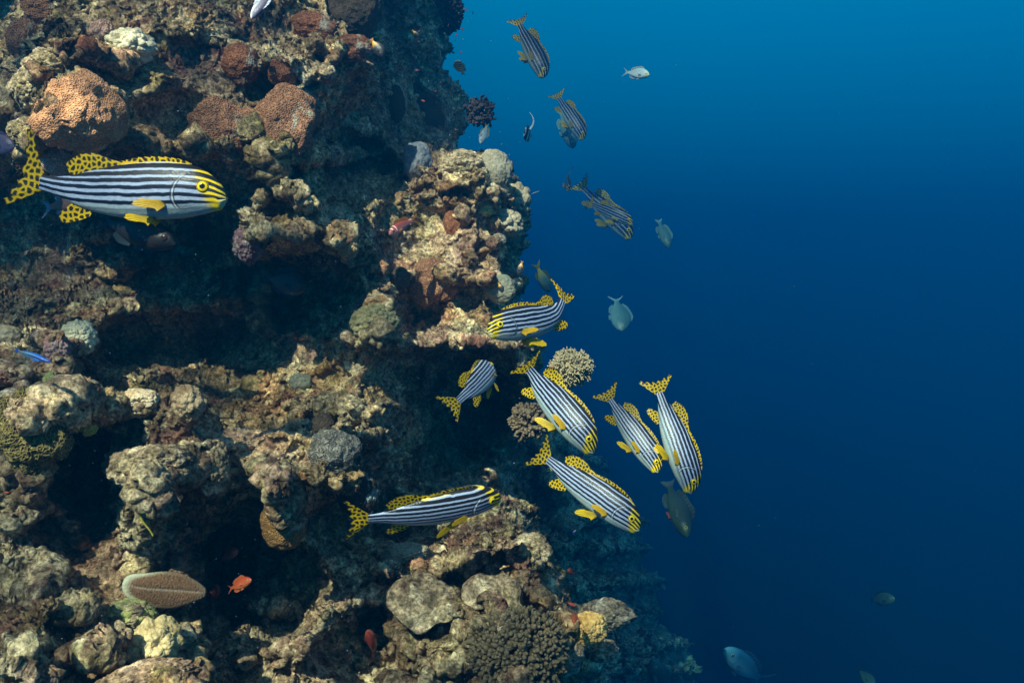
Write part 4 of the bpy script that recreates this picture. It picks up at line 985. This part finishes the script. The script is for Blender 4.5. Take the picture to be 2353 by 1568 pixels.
        pe = np.array((es, sd * yy * .93, ezz)) + er * ((np.sin(th_) * np.cos(a_))[..., None] * e1 + (np.sin(th_) * np.sin(a_))[..., None] * e2_ + (.55 * np.cos(th_) + 0 * a_)[..., None] * out)
        rr = np.sin(th_) + 0 * a_
        c = lerp(BLK, K.iris, sm(rr, .40, .50)); c = lerp(c, BLK, sm(rr, .78, .84) * .9); c = lerp(c, K.iris * .9, sm(rr, .9, .95))
        fq = grid_faces(n0, n1, True); 
        link('eye', mesh_from('eye', bendmap(pe).reshape(-1, 3), fq if sd > 0 else fq[:, ::-1], [M_EYE], colors=c.reshape(-1, 3)), root)
    return root

SLK = sl_shape()
GRP = 'striped sweetlips swimming along the reef'
def sweet(label, head, tail, dh, dt, up, bend=0, seed=0, res=1.0, vbend=0):
    SLK.tail['up'] = .29 if seed == 1 else .20
    SLK.pelvic['dirv'] = (-.93, .12, -.30) if seed == 1 else (-.68, .25, -.66); SLK.pelvic['len'] = .15 if seed == 1 else .19
    return make_fish('striped_sweetlips', label, 'fish', SLK, head, tail, dh, dt, up, bend, GRP, seed, res, True, None, vbend)
sweet('largest striped fish, side on in front of the dark cave at the left', (521, 446), (94, 420), 2.0, 2.06, (0.03, 1, .05), .04, 1, 1.3, .50)
sweet('striped fish facing left, tail fin raised behind it, at the reef edge', (1118, 758), (1292, 690), 2.95, 3.24, (-.28, 1, .12), -.5, 2, 1.1, 1.7)
sweet('striped fish curled up in the shade, seen from behind, right of the dark hollow', (1128, 842), (1052, 922), 3.35, 3.05, (-.75, .75, .35), .9, 3)
sweet('striped fish diving head down just below the one facing left', (1368, 1036), (1216, 850), 2.75, 2.97, (.78, .6, .12), .7, 4, 1.1)
sweet('striped fish heading down right, lowest of the diving shoal', (1472, 1212), (1258, 1056), 2.5, 2.64, (.6, .8, .1), .25, 5, 1.1)
sweet('striped fish partly hidden behind the rightmost striped fish', (1516, 1082), (1402, 918), 3.08, 3.22, (.85, .55, .1), .2, 6)
sweet('rightmost striped fish, diving steeply with tail fin spread wide', (1592, 1132), (1514, 902), 2.85, 2.95, (.92, .35, -.05), .3, 7, 1.1)
sweet('striped fish seen from above over the pale rubble, tail to the left', (1152, 1138), (846, 1192), 2.62, 2.50, (-.02, .8, .55), .22, 8, 1.1)
sweet('hazy striped fish diving near the top edge, highest of all', (1252, 178), (1194, 58), 10.5, 10.8, (.75, .5, -.05), .15, 9, .8)
sweet('hazy striped fish with a pale green fish close behind its belly', (1342, 320), (1284, 226), 13.0, 13.3, (.85, .5, .1), .2, 10, .8)
sweet('hazy striped fish seen head on with its tail fin upright', (1306, 438), (1308, 398), 13.2, 13.6, (.3, 1, .1), .5, 11, .7)
sweet('hazy pale striped fish mostly covered by a darker one', (1452, 546), (1342, 434), 13.6, 14.0, (.7, .7, 0), .1, 12, .8)
sweet('dark hazy striped fish in front of a paler one, arched back', (1454, 512), (1362, 470), 12.2, 12.5, (.3, 1, .15), .6, 13, .8)

# the other fish, each of its own kind
BREAM = fish_shape(1.25, 1.25, flat_skin((.45, .52, .55), (.75, .80, .82), (.60, .62, .38)), (.8, .8, .5), (.60, .68, .72), (.8, .85, .85), dict(mid_x=.10, tip_x=.30, up=.20, dn=.20))
make_fish('bream', 'silver white fish with forked tail turning towards the viewer in open water', 'fish', BREAM, (1492, 172), (1442, 167), 10.5, 10.7, (.1, 1, .1), .1, None, 1, .6)
PARROT = fish_shape(1.05, 1.3, flat_skin((.04, .11, .11), (.13, .22, .20), (.07, .16, .14), None, (26, (.10, .22, .2))), (.7, .6, .3), (.25, .45, .42), (.30, .50, .46), dict(mid_x=.12, tip_x=.18, up=.12, dn=.12))
make_fish('parrotfish', 'pale green fish diving behind the belly of a hazy striped fish', 'fish', PARROT, (1318, 341), (1290, 262), 13.8, 14.1, (.9, .4, .1), .1, None, 2, .6)
make_fish('parrotfish', 'faint teal fish diving alone to the right of the hazy striped pair', 'fish', PARROT, (1536, 569), (1515, 512), 13.5, 13.8, (.9, .3, .1), .15, None, 3, .6)
UNI = fish_shape(1.5, 1.0, flat_skin((.06, .16, .17), (.14, .28, .28)), (.7, .7, .5), (.30, .55, .58), (.40, .66, .68), dict(mid_x=.08, tip_x=.24, up=.20, dn=.20), dh=.05)
make_fish('surgeonfish', 'pale teal oval fish with crescent tail above the striped shoal', 'fish', UNI, (1430, 760), (1416, 692), 11, 11.4, (.95, -.1, .25), .15, None, 4, .6)
YT = fish_shape(1.05, 1.1, flat_skin((.14, .26, .22), (.22, .34, .28), None, (.50, .46, .08)), (.5, .5, .2), (.45, .42, .10), (.62, .52, .06), dict(mid_x=.12, tip_x=.26, up=.17, dn=.17))
make_fish('snapper', 'dim green fish with yellow forked tail beside the right edge of the reef', 'fish', YT, (1262, 672), (1236, 616), 8.6, 8.4, (.9, .5, .1), .2, None, 5, .6)
DP = fish_shape(.98, 1.2, flat_skin((.02, .045, .04), (.035, .075, .06), (.03, .09, .06), None, (30, (.02, .04, .04))), (.6, .5, .1), (.07, .13, .14), (.10, .16, .20), dict(mid_x=.13, tip_x=.17, up=.12, dn=.12), pectc=(.07, .13, .14), pelc=(.30, .07, .05))
make_fish('parrotfish', 'dark green scaled fish with a small red fin, nose down below the rightmost striped fish', 'fish', DP, (1580, 1234), (1538, 1118), 6.2, 6.6, (.9, .35, .05), .2, None, 6, .7)
BP = fish_shape(.95, 1.1, flat_skin((.06, .26, .34), (.34, .66, .70), (.16, .50, .54), None, None), (.6, .6, .5), (.12, .34, .46), (.14, .40, .55), dict(mid_x=.12, tip_x=.30, up=.22, dn=.22, pw=1.8), dh=.055)
make_fish('parrotfish', 'big blue parrotfish near the bottom edge with white beak and crescent tail', 'fish', BP, (1664, 1488), (1742, 1556), 8.4, 8.8, (.7, .7, .15), -.3, None, 7, .8)
make_fish('parrotfish', 'faint green fish rising at the bottom edge over the hazy slope', 'fish', PARROT, (1500, 1514), (1520, 1592), 8.5, 8.8, (.9, .2, .2), .2, None, 8, .6)
DK = fish_shape(1.35, 1.2, flat_skin((.03, .06, .05), (.05, .10, .07)), (.3, .3, .1), (.03, .05, .05), (.02, .03, .04), dict(mid_x=.12, tip_x=.2, up=.16, dn=.16))
make_fish('distant_fish', 'dark little fish alone in the deep blue at the lower right', 'fish', DK, (2056, 1374), (2006, 1376), 13, 13.4, (0, 1, .1), .2, None, 9, .5)
make_fish('distant_fish', 'dark shape of a fish cut by the bottom edge far right', 'fish', DK, (2010, 1578), (1976, 1540), 13, 13.4, (.6, .6, .1), .2, None, 10, .5)
# under the ledge and in the cave
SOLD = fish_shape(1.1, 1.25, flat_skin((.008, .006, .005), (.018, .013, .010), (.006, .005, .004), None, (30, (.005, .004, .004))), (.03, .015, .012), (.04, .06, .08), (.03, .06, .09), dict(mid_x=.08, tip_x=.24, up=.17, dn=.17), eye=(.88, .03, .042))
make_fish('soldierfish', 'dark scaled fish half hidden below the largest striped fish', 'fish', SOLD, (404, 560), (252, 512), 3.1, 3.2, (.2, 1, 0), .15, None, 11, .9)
make_fish('soldierfish', 'reddish fish with pale blue fins behind the tail of the largest striped fish', 'fish', fish_shape(1.1, 1.2, flat_skin((.16, .06, .045), (.22, .12, .09)), (.2, .1, .08), (.36, .48, .62), (.30, .44, .62), dict(mid_x=.08, tip_x=.24, up=.17, dn=.17)), (235, 450), (116, 476), 2.75, 2.8, (-.15, 1, 0), .2, None, 12, .7)
PUF = fish_shape(1.55, 1.3, flat_skin((.05, .085, .095), (.08, .11, .11), (.045, .05, .045), None, (34, (.012, .02, .025))), (.2, .15, .1), (.04, .08, .12), (.04, .09, .14), dict(mid_x=.1, tip_x=.22, up=.16, dn=.16), eye=(.88, .03, .04))
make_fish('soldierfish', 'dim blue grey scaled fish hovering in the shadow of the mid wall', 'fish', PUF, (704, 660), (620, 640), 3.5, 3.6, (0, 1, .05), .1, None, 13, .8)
SQ = fish_shape(.95, 1.3, flat_skin((.20, .04, .035), (.34, .18, .17), None, None, None, [(.75, .02, 0, (.7, .4, .4)), (.86, .02, 0, (.75, .5, .5))]), (.25, .08, .06), (.50, .20, .05), (.50, .22, .05), dict(mid_x=.07, tip_x=.22, up=.15, dn=.15), eye=(.87, .03, .045), dh=.09)
make_fish('squirrelfish', 'red and white fish with orange fins facing the viewer in mid wall', 'fish', SQ, (893, 538), (948, 507), 3.42, 3.52, (-.25, 1, .3), .3, None, 14, .9)
WH = fish_shape(.9, 1.0, flat_skin((.10, .09, .14), (.80, .80, .90), None, None, None), (.5, .5, .5), (.75, .75, .88), (.8, .8, .9), dict(mid_x=.08, tip_x=.3, up=.2, dn=.2))
make_fish('white_fish', 'white and lilac fish cut by the top edge, nose down', 'fish', WH, (578, 44), (622, -46), 2.7, 2.75, (.8, .5, .1), -.4, None, 15, .7)
make_fish('damselfish', 'violet grey fish cut by the left edge beside the striped tail', 'fish', fish_shape(1.4, 1, flat_skin((.10, .08, .14), (.15, .12, .2)), (.2, .2, .2), (.12, .10, .2)), (34, 336), (-40, 332), 2.6, 2.65, (0, 1, 0), .1, None, 16, .6)
# the cleaner wrasse
WR = fish_shape(.42, .75, flat_skin((.02, .08, .30), (.10, .32, .62), None, None, None), (.1, .1, .1), (.04, .20, .60), (.02, .10, .50), dict(mid_x=.10, tip_x=.11, up=.05, dn=.05), eye=(.93, .005, .012), dh=.025)
def wr_skin(s, h, zs, top, bot, side, ph, seed):
    prop = (zs - bot) / np.maximum(top - bot, 1e-4)
    c = lerp(np.array((.12, .22, .27)), np.array((.01, .08, .40)), sm(s + 0 * prop, .2, .7))
    k = np.exp(-((prop - .62) / (.16 - .07 * s)) ** 2); c = lerp(c, np.array((.004, .008, .03)), np.clip(k * 1.4, 0, 1))
    return c
WR.skin = wr_skin
make_fish('cleaner_wrasse', 'slim blue wrasse with a black stripe at the left edge ledge', 'fish', WR, (118, 832), (42, 806), 2.1, 2.12, (.3, 1, .2), .08, None, 17, .8)
# sergeant, banner fish and silver fish at the hazy upper edge
SG = fish_shape(1.7, .8, flat_skin((.45, .55, .55), (.45, .62, .55), None, None, None, [(x, .035, 0, (.03, .05, .07)) for x in (.25, .4, .55, .7, .84)]), (.3, .3, .3), (.20, .42, .36), None, None, dh=.06)
make_fish('sergeant_fish', 'small pale fish with dark bars off the upper right edge of the reef', 'fish', SG, (1050, 138), (1063, 168), 5.0, 5.1, (-1, .1, 0), .1, None, 18, .6)
SV = fish_shape(.9, .9, flat_skin((.28, .36, .42), (.62, .70, .74), None, (.50, .50, .20)), (.2, .2, .2), (.45, .52, .38), (.50, .52, .20), dict(mid_x=.08, tip_x=.22, up=.10, dn=.10))
make_fish('silver_fish', 'slender silver fish with yellowish tail diving below the soft coral', 'fish', SV, (1104, 330), (1117, 290), 5.0, 5.1, (.9, .3, 0), .1, None, 19, .6)
SV2 = fish_shape(.35, .6, flat_skin((.4, .5, .55), (.7, .75, .8)), (.2, .2, .2), (.5, .6, .6), None, dict(mid_x=.06, tip_x=.08, up=.03, dn=.03), dh=.015)
make_fish('needle_fish', 'tiny thin silver fish alone right of the tan dome coral', 'fish', SV2, (1220, 446), (1238, 439), 5.0, 5.0, (0, 1, 0), .1, None, 20, .4)
BN = fish_shape(2.4, .8, flat_skin((.03, .05, .06), (.03, .05, .06), None, None, None, [(.9, .05, .15, (.8, .85, .85)), (.45, .10, .25, (.8, .85, .85)), (.1, .06, .2, (.8, .85, .85))]), (.2, .2, .2), (.30, .38, .10), (.5, .5, .1), dict(mid_x=.10, tip_x=.12, up=.10, dn=.10), dh=.08)
bn = make_fish('banner_fish', 'little black and white fish with a long white trailing dorsal streamer', 'fish', BN, (1203, 306), (1219, 312), 4.9, 5.0, (.2, 1, 0), .1, None, 21, .6, parts=True)
mw = np.array(bn.matrix_world); inv = np.linalg.inv(mw)
s_ = np.linspace(0, 1, 24); pts = P(1217 + 11 * np.sin(s_ * 2.2) - 10 * s_ ** 3, 298 - 40 * s_ + 10 * s_ * (1 - s_), 4.93 + 0 * s_)
pts = (np.c_[pts, np.ones(len(pts))] @ inv.T)[:, :3]
V, F = tube(pts, .008 * (1 - .8 * s_))
link('fin_streamer', mesh_from('fin_streamer', V, F, [plain_coral_material('white_streamer', (.7, .75, .78), (.85, .88, .9))]), bn)

# little fish of the reef
AN = fish_shape(1.0, 1.0, flat_skin((.32, .045, .014), (.38, .09, .03)), (.5, .3, .1), (.60, .16, .06), (.60, .14, .05), dict(mid_x=.07, tip_x=.26, up=.14, dn=.14))
RD = fish_shape(1.1, 1.1, flat_skin((.28, .035, .02), (.42, .09, .06)), (.2, .1, .05), (.32, .06, .04), (.35, .08, .05), dict(mid_x=.05, tip_x=.30, up=.15, dn=.15))
make_fish('anthias', 'bright orange little fish over the dark gully in the lower left', 'fish', AN, (578, 1330), (532, 1350), 2.3, 2.35, (.1, 1, 0), .15, None, 1, .6)
make_fish('squirrelfish', 'dark red fish in the gully above the bright orange one', 'fish', RD, (547, 1262), (510, 1284), 2.6, 2.65, (.1, 1, 0), .15, None, 2, .6)
make_fish('squirrelfish', 'very dark red fish low in the gully beside the mushroom coral', 'fish', fish_shape(1.0, 1.1, flat_skin((.10, .015, .012), (.14, .03, .02)), (.1, .05, .03), (.10, .02, .02)), (498, 1340), (482, 1388), 2.6, 2.65, (1, .2, 0), .15, None, 3, .5)
make_fish('squirrelfish', 'red fish seen from above with splayed fins over the bottom hollow', 'fish', RD, (845, 1452), (856, 1492), 2.5, 2.62, (.15, .3, 1), .3, None, 4, .7)
make_fish('anthias', 'orange little fish hovering over the hazy slope right of the rocky knob', 'fish', AN, (1304, 1308), (1317, 1317), 2.9, 2.95, (0, 1, .1), .1, None, 5, .5)
make_fish('anthias', 'red orange little fish upright beside the golden knobby coral', 'fish', AN, (1318, 1430), (1320, 1410), 2.45, 2.5, (1, 0, .2), .3, None, 6, .5)
make_fish('anthias', 'orange little fish upright over the slope beyond the golden coral', 'fish', AN, (1417, 1472), (1414, 1456), 3.0, 3.0, (1, 0, .2), .1, None, 7, .5)
make_fish('anthias', 'dull red little fish at the rock edge above the golden coral', 'fish', RD, (1322, 1391), (1304, 1383), 2.6, 2.6, (0, 1, .1), .1, None, 8, .5)
make_fish('anthias', 'tiny pink red fish touching the left side of the cream branching coral', 'fish', AN, (1266, 850), (1272, 840), 3.5, 3.5, (-1, 0, .1), .1, None, 9, .5)
make_fish('anthias', 'small orange fish bit in the dark at the left edge below the honeycomb coral', 'fish', AN, (8, 1132), (20, 1130), 2.1, 2.1, (0, 1, .1), .1, None, 10, .5)
make_fish('anthias', 'red orange fish cut by the bottom edge in the lower left', 'fish', AN, (492, 1558), (500, 1580), 2.1, 2.1, (-1, 0, .1), .1, None, 11, .5)
DM = fish_shape(1.7, 1.0, flat_skin((.012, .014, .02), (.012, .014, .02), None, (.75, .35, .02)), (.1, .1, .1), (.02, .02, .03), (.80, .38, .02), dict(mid_x=.14, tip_x=.18, up=.12, dn=.12), dh=.05)
make_fish('damselfish', 'black little fish with an orange tail over the smooth grey green coral', 'fish', DM, (1155, 672), (1146, 652), 3.4, 3.4, (1, .3, .1), .1, None, 22, .6)
make_fish('damselfish', 'black fish with yellow tail hanging at the shaded right edge', 'fish', DM, (1190, 632), (1198, 604), 3.6, 3.6, (1, .2, .1), .1, None, 23, .6)
make_fish('damselfish', 'black fish with yellow tail below the big dark boulder coral', 'fish', DM, (880, 132), (856, 95), 3.7, 3.7, (.7, .7, .1), .1, None, 24, .6)
make_fish('damselfish', 'small black and yellow fish before the shaded upper right wall', 'fish', DM, (964, 86), (949, 72), 4.7, 4.7, (.7, .7, .1), .1, None, 25, .6)
BY = fish_shape(1.4, 1.0, flat_skin((.06, .05, .45), (.15, .10, .5), None, (.7, .5, .05)), (.1, .1, .1), (.3, .3, .3), (.7, .5, .05), None)
make_fish('damselfish', 'tiny violet and yellow fish over the slope below the lowest striped fish', 'fish', BY, (1316, 1224), (1322, 1217), 3.9, 3.9, (0, 1, .1), .1, None, 26, .4)
make_fish('damselfish', 'tiny yellow and blue fish under the tail of the lowest striped fish', 'fish', BY, (1262, 1060), (1266, 1078), 3.9, 3.9, (1, 0, .1), .1, None, 27, .4)
# pink little fish in a loose cloud at the upper right of the wall: copies
random.seed(4)
proto = None
spots_ = [(1070, 22), (1062, 68), (1048, 81), (1046, 93), (1060, 106), (1086, 30), (1087, 266), (963, 72), (962, 96), (958, 162), (1012, 190), (972, 232), (1030, 58), (1058, 120), (1094, 282), (1000, 210)]
for i, (px, py) in enumerate(spots_):
    d_ = 4.9 + random.uniform(-.35, .25)
    if proto is None:
        proto = make_fish('reef_fish', 'x', 'fish', fish_shape(1.2, 1.1, flat_skin((.50, .12, .12), (.60, .25, .22)), (.2, .1, .1), (.5, .15, .15)), (px - 5, py), (px + 5, py + 1), d_, d_, (0, 1, 0), .1, None, 1, .3)
        kids = [c for c in C.objects if c.parent == proto]; r = proto
    else:
        r = proto.copy(); C.objects.link(r)
        for k in kids:
            c = k.copy(); C.objects.link(c); c.parent = r
        a = random.uniform(0, 6.28)
        r.matrix_world = Matrix.Translation(Vector(P(px, py, d_))) @ Matrix.Rotation(a, 4, 'Z') @ Matrix.Rotation(random.uniform(-.6, .6), 4, 'Y')
    r['group'] = 'tiny pink fish in a cloud by the upper reef edge'
    r['label'] = 'tiny pinkish fish in the loose cloud around the hazy upper right reef edge'

# drifting plankton, more than anyone could count
rng = np.random.RandomState(8)
N = 2800
vxs = rng.uniform(-150, 2500, N); vys = rng.uniform(-150, 1720, N); ds = np.where(vxs < 1200, rng.uniform(.7, 2.6, N), rng.uniform(1.6, 5, N))
keep = (rng.rand(N) < np.where(vxs < 1200, 1.0, .25)); vxs, vys, ds = vxs[keep], vys[keep], ds[keep]; N = len(vxs)
ctr = P(vxs, vys, ds); rad = (.00034 + .0006 * rng.rand(N) ** 4)
O8 = np.array([(1, 0, 0), (-1, 0, 0), (0, 1, 0), (0, -1, 0), (0, 0, 1), (0, 0, -1)], float)
Fo = np.array([(0, 2, 4), (2, 1, 4), (1, 3, 4), (3, 0, 4), (2, 0, 5), (1, 2, 5), (3, 1, 5), (0, 3, 5)])
V = (ctr[:, None] + O8[None] * rad[:, None, None]).reshape(-1, 3); F = (Fo[None] + (np.arange(N) * 6)[:, None, None]).reshape(-1, 3)
link('plankton', mesh_from('plankton', V, F, [plain_coral_material('plankton_speck', (.35, .42, .45), (.5, .56, .56))]), kind='stuff')
